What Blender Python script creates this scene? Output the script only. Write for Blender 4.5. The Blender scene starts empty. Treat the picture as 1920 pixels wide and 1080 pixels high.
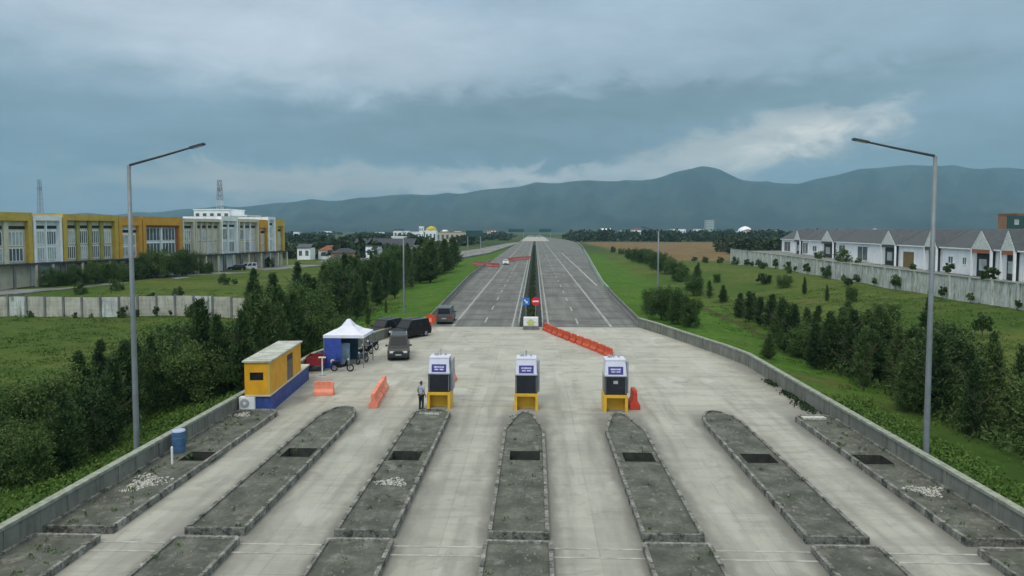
import bpy, bmesh, math, random
import numpy as np
from mathutils import Vector, Matrix

R = math.radians
rng = random.Random(7)
S = bpy.context.scene
COL = S.collection

# ------------------------------------------------------------------ camera
FPX, CAMH, PITCH, SHY = 1300.0, 10.7, R(3.0), -40.0
YAW = math.atan(43 * math.cos(PITCH) / FPX)
cd = bpy.data.cameras.new('camera')
cam = bpy.data.objects.new('camera', cd)
COL.objects.link(cam)
cd.sensor_width = 36
cd.lens = FPX / 1920 * 36
cd.shift_y = SHY / 1920
cd.clip_end = 30000
cd.clip_start = 0.3
cam.location = (0, 0, CAMH)
cam.rotation_euler = (R(90) - PITCH, 0, YAW)
S.camera = cam
S.render.resolution_x, S.render.resolution_y = 1024, 576
CROT = cam.rotation_euler.to_matrix()


def G(u, v, z=0.0):
    """point on the level z seen at photo pixel (u, v)"""
    d = CROT @ Vector(((u - 960) / FPX, (540 - v + SHY) / FPX, -1))
    t = (z - CAMH) / d.z
    return Vector((0, 0, CAMH)) + d * t


def at(u, Y, z=0.0):
    """point at distance Y along the road whose picture column is u (small pitch ignored)"""
    return Vector(((u - 1003) / FPX * Y, Y, z))


S.view_settings.view_transform = 'Standard'
S.view_settings.look = 'None'
S.view_settings.exposure = 0
S.view_settings.gamma = 1
try:
    S.cycles.max_bounces = 6
    S.cycles.transparent_max_bounces = 4
    S.cycles.volume_bounces = 0
except Exception:
    pass


def lin(c):
    c = c / 255.0
    return c / 12.92 if c <= .04045 else ((c + .055) / 1.055) ** 2.4


def srgb(r, g, b, k=1.0):
    return (lin(r) * k, lin(g) * k, lin(b) * k, 1)


# ------------------------------------------------------------------ node helper
class NT:
    def __init__(s, tree):
        s.t = tree
        s.n = tree.nodes
        s.l = tree.links

    def put(s, sock, v):
        if isinstance(v, bpy.types.NodeSocket):
            s.l.new(v, sock)
        elif v is not None:
            if hasattr(sock.default_value, '__len__') and not hasattr(v, '__len__'):
                sock.default_value = [v] * len(sock.default_value)
            elif hasattr(v, '__len__') and len(v) == 4 and len(sock.default_value) == 3:
                sock.default_value = v[:3]
            else:
                sock.default_value = v

    def m(s, op, a, b=None, c=None, clamp=False):
        n = s.n.new('ShaderNodeMath')
        n.operation = op
        n.use_clamp = clamp
        s.put(n.inputs[0], a)
        if b is not None:
            s.put(n.inputs[1], b)
        if c is not None:
            s.put(n.inputs[2], c)
        return n.outputs[0]

    def vm(s, op, a, b):
        n = s.n.new('ShaderNodeVectorMath')
        n.operation = op
        s.put(n.inputs[0], a)
        s.put(n.inputs[1], b)
        return n.outputs[0]

    def mix(s, f, a, b, blend='MIX'):
        n = s.n.new('ShaderNodeMix')
        n.data_type = 'RGBA'
        n.blend_type = blend
        s.put(n.inputs['Factor'], f)
        s.put(n.inputs[6], a)
        s.put(n.inputs[7], b)
        return n.outputs[2]

    def noise(s, vec, scale, detail=4, rough=.55, dist=0.0):
        n = s.n.new('ShaderNodeTexNoise')
        s.put(n.inputs['Vector'], vec)
        n.inputs['Scale'].default_value = scale
        n.inputs['Detail'].default_value = detail
        n.inputs['Roughness'].default_value = rough
        n.inputs['Distortion'].default_value = dist
        return n.outputs[0]

    def sm(s, x, a, b, lo=0.0, hi=1.0):
        n = s.n.new('ShaderNodeMapRange')
        n.interpolation_type = 'SMOOTHSTEP'
        s.put(n.inputs[0], x)
        n.inputs[1].default_value = a
        n.inputs[2].default_value = b
        n.inputs[3].default_value = lo
        n.inputs[4].default_value = hi
        return n.outputs[0]

    def ramp(s, f, stops):
        n = s.n.new('ShaderNodeValToRGB')
        e = n.color_ramp.elements
        while len(e) < len(stops):
            e.new(0.5)
        for i, (p, c) in enumerate(stops):
            e[i].position = p
            e[i].color = c if len(c) == 4 else (*c, 1)
        s.put(n.inputs[0], f)
        return n.outputs[0]

    def sep(s, v):
        n = s.n.new('ShaderNodeSeparateXYZ')
        s.put(n.inputs[0], v)
        return n.outputs

    def comb(s, x, y, z):
        n = s.n.new('ShaderNodeCombineXYZ')
        s.put(n.inputs[0], x)
        s.put(n.inputs[1], y)
        s.put(n.inputs[2], z)
        return n.outputs[0]


# ------------------------------------------------------------------ sky and sun
SUN_EL, SUN_ROT = R(50), R(-158)
w = bpy.data.worlds.new('World')
S.world = w
w.use_nodes = True
wt = NT(w.node_tree)
bg = [n for n in wt.n if n.type == 'BACKGROUND'][0]
sky = wt.n.new('ShaderNodeTexSky')
sky.sky_type = 'NISHITA'
sky.sun_disc = False
sky.sun_elevation = SUN_EL
sky.sun_rotation = SUN_ROT
sky.air_density = 1.5
sky.dust_density = 3.0
WST = 0.1
tc = wt.n.new('ShaderNodeTexCoord')
dirv = tc.outputs['Generated']
dx, dy, dz = wt.sep(dirv)[:3]
az = wt.m('MULTIPLY', wt.m('ARCTAN2', dx, dy), 57.2958)
el = wt.m('MULTIPLY', wt.m('ARCSINE', dz), 57.2958)
den = wt.m('ADD', wt.m('MAXIMUM', dz, 0.0), 0.16)
cv = wt.comb(wt.m('DIVIDE', dx, den), wt.m('DIVIDE', dy, den), 0.0)
n_big = wt.noise(wt.vm('ADD', cv, (3.1, 1.7, 0)), 0.75, 3, .5, .3)
n_mid = wt.noise(wt.vm('MULTIPLY', cv, (1.0, 1.25, 1)), 2.3, 7, .62, .35)
n_pw = wt.noise(wt.comb(wt.m('MULTIPLY', az, .13), wt.m('MULTIPLY', el, .27), 4.0), 1.6, 7, .6, .5)
n_pw2 = wt.noise(wt.comb(wt.m('MULTIPLY', az, .13), wt.m('MULTIPLY', el, .27), 9.0), 1.9, 7, .6, .5)
azw = wt.m('ADD', az, wt.m('MULTIPLY', wt.m('SUBTRACT', n_pw, .5), 13.0))
elw = wt.m('ADD', el, wt.m('MULTIPLY', wt.m('SUBTRACT', n_pw2, .5), 5.0))


def E(d):
    return d / 90.0


base = wt.ramp(wt.m('DIVIDE', wt.m('ADD', elw, 0.0), 90.0), [
    (0.0, srgb(128, 150, 164)), (E(2.5), srgb(134, 155, 168)), (E(5.0), srgb(120, 145, 160)),
    (E(9.0), srgb(126, 151, 166)), (E(12.5), srgb(158, 177, 191)), (E(15.5), srgb(170, 187, 201)),
    (E(20), srgb(160, 181, 199)), (1.0, srgb(205, 214, 222))])
# the right of the view is darker, rain-filled
rgt = wt.sm(azw, 4.0, 30.0)
base = wt.mix(wt.m('MULTIPLY', rgt, .55), base, srgb(132, 159, 175))


def blob(caz, cel, waz, wel, tilt=0.0, sharp=1.0, soft=1.2):
    a = wt.m('DIVIDE', wt.m('SUBTRACT', azw, caz), waz)
    e = wt.m('SUBTRACT', wt.m('SUBTRACT', elw, cel), wt.m('MULTIPLY', wt.m('SUBTRACT', az, caz), tilt))
    e = wt.m('DIVIDE', e, wel)
    r = wt.m('SQRT', wt.m('ADD', wt.m('MULTIPLY', a, a), wt.m('MULTIPLY', e, e)))
    return wt.m('MULTIPLY', wt.sm(r, soft, .15), sharp)


skyc = base
skyc = wt.mix(blob(33, 4.6, 16, 2.6, -.02, .9, 1.3), skyc, srgb(118, 139, 147))
skyc = wt.mix(blob(-20, 14.6, 20, 4.6, -.06, .9), skyc, srgb(190, 200, 211))
skyc = wt.mix(blob(8, 9.9, 32, 2.2, .04, .8), skyc, srgb(111, 132, 139))
skyc = wt.mix(blob(-4, 6.6, 24, 2.0, -.03, .9), skyc, srgb(109, 129, 136))
skyc = wt.mix(blob(-21, 3.9, 17, 1.7, .0, .95), skyc, srgb(190, 187, 179))
skyc = wt.mix(blob(-1, 4.3, 11, 1.0, .03, .95, 1.3), skyc, srgb(206, 205, 199))
skyc = wt.mix(blob(15.5, 6.0, 13, 2.5, .20, .95, 1.15), skyc, srgb(204, 205, 200))
skyc = wt.mix(wt.m('MULTIPLY', blob(20.0, 7.2, 8.5, 1.9, .20, 1.0, 1.1), wt.sm(n_pw2, .35, .62)), skyc, srgb(240, 237, 228))
mod = wt.m('ADD', .50, wt.m('ADD', wt.m('MULTIPLY', n_big, .42), wt.m('MULTIPLY', n_mid, .58)))
skyc = wt.mix(1.0, skyc, wt.comb(mod, mod, mod), 'MULTIPLY')
# an overcast dome is brighter towards the zenith than near the horizon
gain = wt.sm(el, 17.0, 75.0, 1.0, 2.1)
# the cloud is brighter on the sun's side, behind the camera
back = wt.sm(dy, .1, -.6, 1.0, 1.75)
skyc = wt.mix(1.0, skyc, wt.comb(back, back, back), 'MULTIPLY')
warm = wt.sm(el, 17.0, 60.0, 0.0, 1.0)
skyc = wt.mix(warm, skyc, srgb(205, 203, 196))
skyc = wt.mix(1.0, skyc, wt.comb(gain, gain, gain), 'MULTIPLY')
k = wt.m('MULTIPLY', 1.0 / WST, 1.22)
skyc = wt.mix(1.0, skyc, wt.comb(k, k, k), 'MULTIPLY')
fin = wt.mix(.93, sky.outputs[0], skyc)
wt.l.new(fin, bg.inputs[0])
bg.inputs[1].default_value = WST

sl = bpy.data.lights.new('sun', 'SUN')
sl.energy = 1.25
sl.angle = R(14)
sl.color = (1.0, .95, .88)
so = bpy.data.objects.new('sun', sl)
COL.objects.link(so)
so.rotation_euler = (R(90) - SUN_EL, 0, R(180) - SUN_ROT if False else 0)
sd = Vector((math.sin(SUN_ROT) * math.cos(SUN_EL), math.cos(SUN_ROT) * math.cos(SUN_EL), math.sin(SUN_EL)))
so.rotation_euler = sd.to_track_quat('Z', 'Y').to_euler()
so.location = (0, 0, 200)

# ------------------------------------------------------------------ materials
MATS = {}


def newmat(name):
    m = bpy.data.materials.new(name)
    m.use_nodes = True
    t = NT(m.node_tree)
    b = [n for n in t.n if n.type == 'BSDF_PRINCIPLED'][0]
    MATS[name] = m
    return m, t, b


def pos(t):
    return t.n.new('ShaderNodeNewGeometry').outputs['Position']


def bump(t, b, h, strength=.3, dist=.05):
    n = t.n.new('ShaderNodeBump')
    n.inputs['Strength'].default_value = strength
    n.inputs['Distance'].default_value = dist
    t.put(n.inputs['Height'], h)
    t.l.new(n.outputs[0], b.inputs['Normal'])


def simple(name, col, rough=.7, var=.2, scale=3.0, metal=0.0, spec=.35, grime=0.0, gcol=(.05, .05, .045, 1)):
    m, t, b = newmat(name)
    p = pos(t)
    n = t.noise(p, scale, 5, .6)
    c = (*col[:3], 1)
    lo = tuple(x * (1 - var) for x in c[:3]) + (1,)
    hi = tuple(min(1, x * (1 + var)) for x in c[:3]) + (1,)
    o = t.mix(t.sm(n, .3, .7), lo, hi)
    if grime:
        st = t.noise(t.vm('MULTIPLY', p, (1.0, 1.0, .18)), 2.2, 6, .65)
        o = t.mix(t.m('MULTIPLY', t.sm(st, .5, .72), grime), o, gcol)
    if name in ('orange_plastic', 'orange_faded', 'barrier_dull'):
        rd = t.n.new('ShaderNodeObjectInfo').outputs['Random']
        o = t.mix(t.sm(rd, 0, 1, 0, .45), o, (min(1, c[0] * 1.2), c[1] * 2.2, c[2] * 2.6, 1))
    t.put(b.inputs['Base Color'], o)
    b.inputs['Roughness'].default_value = rough
    b.inputs['Metallic'].default_value = metal
    b.inputs['Specular IOR Level'].default_value = spec
    return m


def mk_plaza():
    m, t, b = newmat('plaza_concrete')
    p = pos(t)
    x, y, z = t.sep(p)[:3]
    # one tone per cast slab
    ix = t.m('FLOOR', t.m('DIVIDE', t.m('ADD', x, 3.2), 5.36))
    iy = t.m('FLOOR', t.m('DIVIDE', y, 5.2))
    wn = t.n.new('ShaderNodeTexWhiteNoise')
    t.put(wn.inputs['Vector'], t.comb(ix, iy, 0))
    slab = wn.outputs['Value']
    c = t.mix(slab, (.375, .372, .312, 1), (.45, .445, .378, 1))
    n1 = t.noise(p, .35, 6, .62, .4)
    c = t.mix(t.m('MULTIPLY', t.sm(n1, .46, .68), .6), c, (.27, .262, .22, 1))
    n2 = t.noise(t.vm('MULTIPLY', p, (1.5, .16, 1)), 1.0, 6, .65)
    c = t.mix(t.m('MULTIPLY', t.sm(n2, .5, .75), .45), c, (.24, .235, .21, 1))
    n2b = t.noise(t.vm('MULTIPLY', p, (.22, 1.4, 1)), .8, 6, .65)
    c = t.mix(t.m('MULTIPLY', t.sm(n2b, .46, .64), .6), c, (.30, .29, .25, 1))
    n3 = t.noise(p, 6.0, 6, .7)
    c = t.mix(t.m('MULTIPLY', t.sm(n3, .35, .8), .25), c, (.30, .30, .27, 1))
    n6 = t.noise(t.vm('ADD', t.vm('MULTIPLY', p, (.6, .9, 1)), (31, 17, 0)), .9, 7, .72, .8)
    c = t.mix(t.m('MULTIPLY', t.sm(n6, .54, .66), .5), c, (.225, .215, .175, 1))
    n7 = t.noise(t.vm('ADD', p, (3, 57, 0)), 2.2, 6, .75)
    c = t.mix(t.m('MULTIPLY', t.sm(n7, .58, .70), .4), c, (.18, .172, .145, 1))
    # pale repair patches
    n4 = t.noise(t.vm('MULTIPLY', t.vm('ADD', p, (7, 3, 0)), (.5, .3, 1)), .8, 3, .5)
    c = t.mix(t.m('MULTIPLY', t.sm(n4, .60, .66), .4), c, (.53, .525, .48, 1))
    # grime and soft shadow along the islands, both put into the colour
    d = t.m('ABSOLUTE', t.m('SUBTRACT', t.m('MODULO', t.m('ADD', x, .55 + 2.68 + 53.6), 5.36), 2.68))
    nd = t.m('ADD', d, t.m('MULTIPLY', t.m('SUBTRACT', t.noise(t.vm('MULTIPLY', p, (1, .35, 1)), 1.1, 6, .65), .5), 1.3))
    grime_shade = t.m('MULTIPLY', t.sm(nd, 1.85, 1.1), t.sm(y, 43.0, 38.0))
    c = t.mix(t.m('MULTIPLY', grime_shade, .78), c, (.13, .13, .115, 1))
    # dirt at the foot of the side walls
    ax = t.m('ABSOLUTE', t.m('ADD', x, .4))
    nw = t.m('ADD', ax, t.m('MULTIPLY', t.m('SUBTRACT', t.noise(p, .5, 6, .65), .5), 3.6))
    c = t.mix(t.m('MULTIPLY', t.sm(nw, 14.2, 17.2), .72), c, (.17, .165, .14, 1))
    # tyre tracks and traffic dirt along each toll lane
    xl = t.m('SUBTRACT', t.m('MODULO', t.m('ADD', x, .55 + 53.6), 5.36), 2.68)
    nx = t.m('ADD', t.m('ABSOLUTE', xl), t.m('MULTIPLY', t.m('SUBTRACT', n2, .5), .9))
    trk = t.m('MULTIPLY', t.m('MULTIPLY', t.sm(nx, .35, .7), t.sm(nx, 1.15, .8)), t.sm(y, 60, 40))
    c = t.mix(t.m('MULTIPLY', trk, t.sm(n2, .35, .62, .1, .42)), c, (.17, .165, .145, 1))
    c = t.mix(t.sm(y, 46, 32, 0, .22), c, (.22, .22, .195, 1))
    oil = t.noise(t.vm('ADD', p, (13, 5, 0)), 1.4, 4, .6)
    c = t.mix(t.m('MULTIPLY', t.sm(oil, .68, .74), .35), c, (.12, .12, .11, 1))
    # joints
    jy = t.m('ABSOLUTE', t.m('SUBTRACT', t.m('MODULO', t.m('ADD', y, 52), 5.2), 2.6))
    jx = t.m('ABSOLUTE', t.m('SUBTRACT', t.m('MODULO', t.m('ADD', x, 3.2 + 53.6), 5.36), 2.68))
    j = t.m('MAXIMUM', t.sm(jy, 2.56, 2.585), t.sm(jx, 2.645, 2.665))
    c = t.mix(t.m('MULTIPLY', t.m('MULTIPLY', j, .42), t.sm(n1, .35, .6)), c, (.19, .185, .16, 1))
    t.put(b.inputs['Base Color'], c)
    t.put(b.inputs['Roughness'], t.sm(n1, .2, .8, .95, .6))
    b.inputs['Specular IOR Level'].default_value = .3
    bump(t, b, n3, .25, .02)
    return m


def mk_asphalt(name='asphalt', tone=1.0):
    m, t, b = newmat(name)
    p = pos(t)
    n0 = t.noise(t.vm('MULTIPLY', p, (.9, .05, 1)), 1.0, 5, .6)
    c = t.mix(t.sm(n0, .3, .7), (.10 * tone, .105 * tone, .095 * tone, 1), (.185 * tone, .19 * tone, .172 * tone, 1))
    n1 = t.noise(t.vm('MULTIPLY', p, (.15, .5, 1)), .6, 5, .65)
    c = t.mix(t.m('MULTIPLY', t.sm(n1, .46, .62), .75), c, (.058, .061, .056, 1))
    x, y, z = t.sep(p)[:3]
    patch = t.noise(t.comb(t.m('MULTIPLY', x, .25), t.m('MULTIPLY', t.m('FLOOR', t.m('DIVIDE', y, 7)), 7.3), 0), .9, 2, .5)
    c = t.mix(t.m('MULTIPLY', t.sm(patch, .55, .6), .35), c, (.055, .057, .055, 1))
    n3 = t.noise(p, 9, 4, .7)
    c = t.mix(t.m('MULTIPLY', n3, .3), c, (.14, .14, .13, 1))
    t.put(b.inputs['Base Color'], c)
    b.inputs['Roughness'].default_value = .82
    bump(t, b, n3, .2, .01)
    return m


def mk_island():
    m, t, b = newmat('island_concrete')
    p = pos(t)
    n0 = t.noise(p, .9, 6, .65)
    c = t.mix(t.sm(n0, .3, .72), (.052, .058, .044, 1), (.15, .156, .126, 1))
    n1 = t.noise(p, 5.5, 6, .75)
    c = t.mix(t.m('MULTIPLY', t.sm(n1, .42, .72), .65), c, (.05, .055, .042, 1))
    n2 = t.noise(t.vm('ADD', p, (5, 9, 0)), 2.0, 5, .6)
    c = t.mix(t.m('MULTIPLY', t.sm(n2, .55, .7), .5), c, (.27, .265, .24, 1))
    n4 = t.noise(t.vm('MULTIPLY', p, (3.5, .4, 1)), 1.2, 5, .7)
    c = t.mix(t.m('MULTIPLY', t.sm(n4, .5, .68), .5), c, (.06, .063, .055, 1))
    t.put(b.inputs['Base Color'], c)
    b.inputs['Roughness'].default_value = .95
    bump(t, b, n1, .7, .04)
    return m


def mk_kerb():
    m, t, b = newmat('kerb_paint')
    p = pos(t)
    x, y, z = t.sep(p)[:3]
    s = t.m('MODULO', t.m('ADD', y, 100), 1.1)
    st = t.m('MULTIPLY', t.sm(s, .50, .53), t.sm(s, 1.1, 1.07))
    n0 = t.noise(p, 3.2, 6, .7)
    c = t.mix(st, (.035, .036, .034, 1), (.36, .355, .32, 1))
    c = t.mix(t.sm(n0, .38, .55), c, (.20, .20, .175, 1))
    n1 = t.noise(p, 9, 5, .7)
    c = t.mix(t.m('MULTIPLY', t.sm(n1, .42, .66), .7), c, (.055, .058, .046, 1))
    t.put(b.inputs['Base Color'], c)
    b.inputs['Roughness'].default_value = .9
    bump(t, b, n1, .8, .05)
    return m


def mk_wallcon(name='parapet_concrete', a=(.225, .23, .20, 1), dirt=(.075, .078, .06, 1), amount=.75):
    m, t, b = newmat(name)
    p = pos(t)
    n0 = t.noise(p, .8, 6, .6)
    c = t.mix(t.sm(n0, .3, .7), tuple(v * .72 for v in a[:3]) + (1,), a)
    n1 = t.noise(t.vm('MULTIPLY', p, (2.4, 2.4, .25)), 1.4, 6, .7)
    c = t.mix(t.m('MULTIPLY', t.sm(n1, .46, .68), amount), c, dirt)
    n2 = t.noise(p, 7, 5, .7)
    c = t.mix(t.m('MULTIPLY', t.sm(n2, .5, .75), .4), c, (.12, .13, .09, 1))
    t.put(b.inputs['Base Color'], c)
    b.inputs['Roughness'].default_value = .93
    bump(t, b, n2, .4, .03)
    return m


def mk_foliage(name, a, bb, yel):
    m, t, b = newmat(name)
    oi = t.n.new('ShaderNodeObjectInfo')
    p = pos(t)
    n0 = t.noise(p, .9, 3, .6)
    n1 = t.noise(p, 4.0, 2, .6)
    c = t.mix(t.sm(n0, .32, .68), a, bb)
    c = t.mix(t.m('MULTIPLY', t.sm(n1, .5, .75), .55), c, yel)
    c = t.mix(t.sm(oi.outputs['Random'], .45, 0.0, 0, .5), c, tuple(v * .62 for v in a[:3]) + (1,))
    c = t.mix(t.sm(oi.outputs['Random'], .5, 1.0, 0, .5), c, (yel[0] * 1.0, yel[1] * 1.05, yel[2] * 1.1, 1))
    t.put(b.inputs['Base Color'], c)
    b.inputs['Roughness'].default_value = .75
    b.inputs['Specular IOR Level'].default_value = .2
    return m


def mk_ground():
    m, t, b = newmat('grass_ground')
    p = pos(t)
    x, y, z = t.sep(p)[:3]
    n0 = t.noise(p, .045, 6, .6, .6)
    n1 = t.noise(p, .35, 6, .65)
    n2 = t.noise(p, 2.5, 6, .75)
    nst = t.noise(t.vm('MULTIPLY', p, (.35, 1.2, 1)), .25, 6, .65)
    meadow = t.mix(t.sm(n0, .35, .65), (.068, .118, .020, 1), (.128, .150, .036, 1))
    meadow = t.mix(t.m('MULTIPLY', t.sm(nst, .46, .7), .7), meadow, (.038, .080, .014, 1))
    meadow = t.mix(t.m('MULTIPLY', t.sm(n1, .58, .75), .6), meadow, (.135, .115, .045, 1))
    verge = t.mix(t.sm(n1, .3, .7), (.052, .135, .014, 1), (.095, .185, .024, 1))
    verge = t.mix(t.m('MULTIPLY', t.sm(n0, .5, .7), .5), verge, (.115, .165, .034, 1))
    ax = t.m('ABSOLUTE', x)
    nx = t.m('ADD', ax, t.m('MULTIPLY', t.m('SUBTRACT', n0, .5), 10))
    vf = t.m('MULTIPLY', t.sm(nx, 31, 25), t.sm(y, 42, 58))
    c = t.mix(vf, meadow, verge)
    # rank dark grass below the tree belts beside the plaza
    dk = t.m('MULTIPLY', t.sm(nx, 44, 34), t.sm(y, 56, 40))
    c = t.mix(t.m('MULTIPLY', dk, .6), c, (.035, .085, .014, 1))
    # a bare earth ditch line along the right belt
    dd = t.m('ABSOLUTE', t.m('SUBTRACT', t.m('ADD', x, t.m('MULTIPLY', t.m('SUBTRACT', n1, .5), 2.5)), 26.8))
    dm = t.m('MULTIPLY', t.m('MULTIPLY', t.sm(dd, .9, .35), t.sm(y, 60, 68)), t.sm(y, 128, 112))
    c = t.mix(t.m('MULTIPLY', dm, .8), c, (.075, .055, .03, 1))
    # far fields, each with its own tone
    vor = t.n.new('ShaderNodeTexVoronoi')
    t.put(vor.inputs['Vector'], t.vm('MULTIPLY', p, (1.0, .45, 1)))
    vor.inputs['Scale'].default_value = .012
    far = t.mix(t.sep(vor.outputs['Color'])[0], (.028, .060, .018, 1), (.085, .105, .04, 1))
    c = t.mix(t.sm(t.m('ADD', y, t.m('MULTIPLY', n0, 150)), 330, 560), c, far)
    # bare red-brown earth of the cleared plot
    ex = t.m('MULTIPLY', t.sm(t.m('ADD', x, t.m('MULTIPLY', n1, 10)), 44, 56), t.sm(t.m('ADD', x, t.m('MULTIPLY', n0, 60)), 250, 215))
    ey = t.m('MULTIPLY', t.sm(t.m('ADD', y, t.m('MULTIPLY', n0, 60)), 280, 305), t.sm(y, 690, 640))
    ec = t.mix(t.sm(nst, .35, .65), (.165, .098, .052, 1), (.27, .175, .095, 1))
    c = t.mix(t.m('MULTIPLY', ex, ey), c, ec)
    # worn earth patches on the meadow to the right
    wx = t.m('MULTIPLY', t.sm(t.noise(t.vm('ADD', p, (40, 0, 0)), .09, 5, .65), .56, .70), .7)
    c = t.mix(wx, c, (.125, .105, .042, 1))
    n5 = t.noise(t.vm('MULTIPLY', p, (1.0, .6, 1)), 1.1, 7, .78)
    c = t.mix(t.m('MULTIPLY', t.sm(n5, .48, .62), .55), c, (.030, .062, .012, 1))
    c = t.mix(t.m('MULTIPLY', t.sm(n5, .42, .34), .45), c, (.135, .165, .045, 1))
    c = t.mix(t.m('MULTIPLY', t.sm(n2, .35, .75), .5), c, (.03, .06, .012, 1))
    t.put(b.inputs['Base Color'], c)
    b.inputs['Roughness'].default_value = .95
    b.inputs['Specular IOR Level'].default_value = .1
    bump(t, b, n2, .8, .25)
    return m


def mk_mountain():
    m, t, b = newmat('mountain_forest')
    p = pos(t)
    n = t.noise(t.vm('MULTIPLY', p, (1.0, .5, 1.6)), .0028, 7, .68)
    c = t.mix(t.sm(n, .3, .7), (.006, .013, .009, 1), (.045, .058, .040, 1))
    t.put(b.inputs['Base Color'], c)
    b.inputs['Roughness'].default_value = .95
    b.inputs['Specular IOR Level'].default_value = 0
    return m


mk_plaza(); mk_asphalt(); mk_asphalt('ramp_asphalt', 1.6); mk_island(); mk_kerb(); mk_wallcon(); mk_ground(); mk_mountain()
mk_wallcon('panel_concrete', (.52, .50, .42, 1), (.16, .16, .12, 1), .6)
mk_wallcon('retaining_concrete', (.62, .64, .60, 1), (.075, .10, .065, 1), .9)
mk_wallcon('barrier_concrete', (.20, .205, .19, 1), (.055, .058, .05, 1), .7)
mk_foliage('leaf_dark', (.028, .060, .019, 1), (.058, .104, .030, 1), (.105, .150, .040, 1))
mk_foliage('leaf_mid', (.036, .076, .018, 1), (.072, .128, .032, 1), (.125, .170, .048, 1))
mk_foliage('grass_blade', (.055, .115, .018, 1), (.085, .155, .028, 1), (.130, .165, .045, 1))
mk_foliage('leaf_far', (.018, .036, .016, 1), (.036, .060, .026, 1), (.06, .08, .035, 1))
simple('bark', (.09, .07, .05), .9, .3, 6)
simple('white_paint', (.72, .73, .72), .55, .08, 2, grime=.25, gcol=(.35, .35, .32, 1))
simple('road_paint', (.33, .33, .305), .8, .4, 1.2, grime=.75, gcol=(.16, .16, .15, 1))
simple('house_white', (.90, .91, .92), .7, .06, .6, grime=.22, gcol=(.40, .43, .42, 1))
simple('shop_white', (.84, .86, .86), .7, .08, .6, grime=.30, gcol=(.33, .36, .35, 1))
simple('shop_cream', (.62, .57, .44), .7, .10, .6, grime=.35, gcol=(.28, .26, .20, 1))
simple('shop_beige', (.52, .45, .33), .7, .10, .6, grime=.35, gcol=(.23, .20, .15, 1))
simple('shop_yellow', (.55, .385, .075), .65, .10, .6, grime=.3, gcol=(.25, .19, .06, 1))
simple('shop_orange', (.62, .32, .045), .65, .10, .6, grime=.25, gcol=(.30, .17, .04, 1))
simple('shop_red', (.34, .12, .07), .65, .10, .6)
simple('shop_olive', (.36, .32, .10), .7, .10, .6, grime=.3, gcol=(.2, .18, .08, 1))
simple('dark_opening', (.030, .032, .032), .6, .3, 1)
simple('shopfront_dark', (.034, .037, .036), .5, .4, .7)
simple('glass', (.10, .125, .13), .18, .35, .5, spec=.6)
simple('glass_pale', (.40, .45, .44), .25, .25, .5, spec=.6)
simple('roof_grey', (.082, .090, .098), .85, .15, 1.5, grime=.3, gcol=(.07, .075, .07, 1))
simple('roof_dark', (.045, .052, .062), .8, .15, .8)
simple('roof_red', (.22, .09, .05), .85, .2, .8)
simple('door_dim', (.13, .115, .10), .6, .2, 2)
simple('door_brown', (.20, .13, .05), .6, .2, 2)
simple('gable_hatch', (.60, .63, .60), .7, .35, 6)
simple('galvanised', (.20, .225, .235), .5, .12, 2, metal=.2, grime=.2, gcol=(.2, .22, .22, 1))
simple('lamp_dark', (.05, .055, .06), .5, .1, 2)
simple('guardrail', (.44, .49, .46), .5, .15, 2, metal=.3, grime=.3, gcol=(.2, .22, .19, 1))
simple('orange_plastic', (.52, .062, .022), .5, .14, 3, grime=.25, gcol=(.40, .09, .04, 1))
simple('orange_faded', (.78, .21, .125), .55, .12, 3, grime=.2, gcol=(.52, .19, .13, 1))
simple('barrier_dull', (.30, .075, .065), .6, .15, 3)
simple('red_plastic', (.52, .055, .03), .5, .12, 3)
simple('cabin_orange', (.68, .335, .012), .5, .10, 1.6, grime=.4, gcol=(.42, .22, .03, 1))
simple('cabin_blue', (.032, .062, .24), .55, .25, 1.5, grime=.5, gcol=(.03, .04, .09, 1))
simple('cabin_trim', (.55, .54, .42), .6, .1, 2)
simple('roof_sheet', (.47, .48, .42), .6, .2, 1.2, grime=.6, gcol=(.30, .30, .25, 1))
simple('booth_white', (.66, .66, .76), .4, .05, 2, grime=.12, gcol=(.45, .45, .5, 1))
simple('booth_grey', (.33, .34, .36), .5, .1, 2)
simple('booth_black', (.017, .020, .026), .3, .25, 1.5, spec=.5)
simple('booth_yellow', (.70, .42, .035), .5, .10, 2, grime=.25, gcol=(.38, .25, .05, 1))
simple('booth_purple', (.065, .055, .24), .4, .1, 2)
simple('screen_text', (.50, .50, .70), .5, .3, 8)
simple('tent_white', (.70, .71, .80), .7, .06, 1.5)
simple('tent_blue', (.040, .075, .33), .65, .15, 1.5)
simple('tent_teal', (.03, .075, .11), .7, .2, 1.5)
simple('light_blue', (.30, .40, .50), .6, .2, 2)
simple('car_dark_grey', (.034, .038, .035), .38, .12, 1, spec=.4)
simple('car_black', (.006, .0065, .007), .42, .2, 1, spec=.3)
simple('car_grey', (.075, .08, .08), .35, .1, 1, spec=.5)
simple('car_silver', (.48, .50, .51), .35, .05, 1, spec=.5)
simple('car_white', (.72, .72, .71), .35, .05, 1, spec=.5)
simple('car_glass', (.010, .013, .015), .12, .1, 1, spec=.4)
simple('tyre', (.018, .018, .018), .9, .2, 4)
simple('rim', (.30, .30, .31), .4, .1, 4, metal=.6)
simple('chrome_pale', (.60, .62, .62), .3, .1, 3, metal=.3)
simple('lamp_glass', (.65, .67, .66), .15, .1, 3, spec=.7)
simple('lamp_red', (.30, .02, .02), .3, .1, 3)
simple('plate', (.40, .40, .38), .6, .1, 3)
simple('red_paint', (.20, .016, .018), .5, .18, 2)
simple('sign_red', (.60, .018, .035), .5, .05, 2)
simple('sign_blue', (.035, .16, .50), .5, .05, 2)
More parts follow.
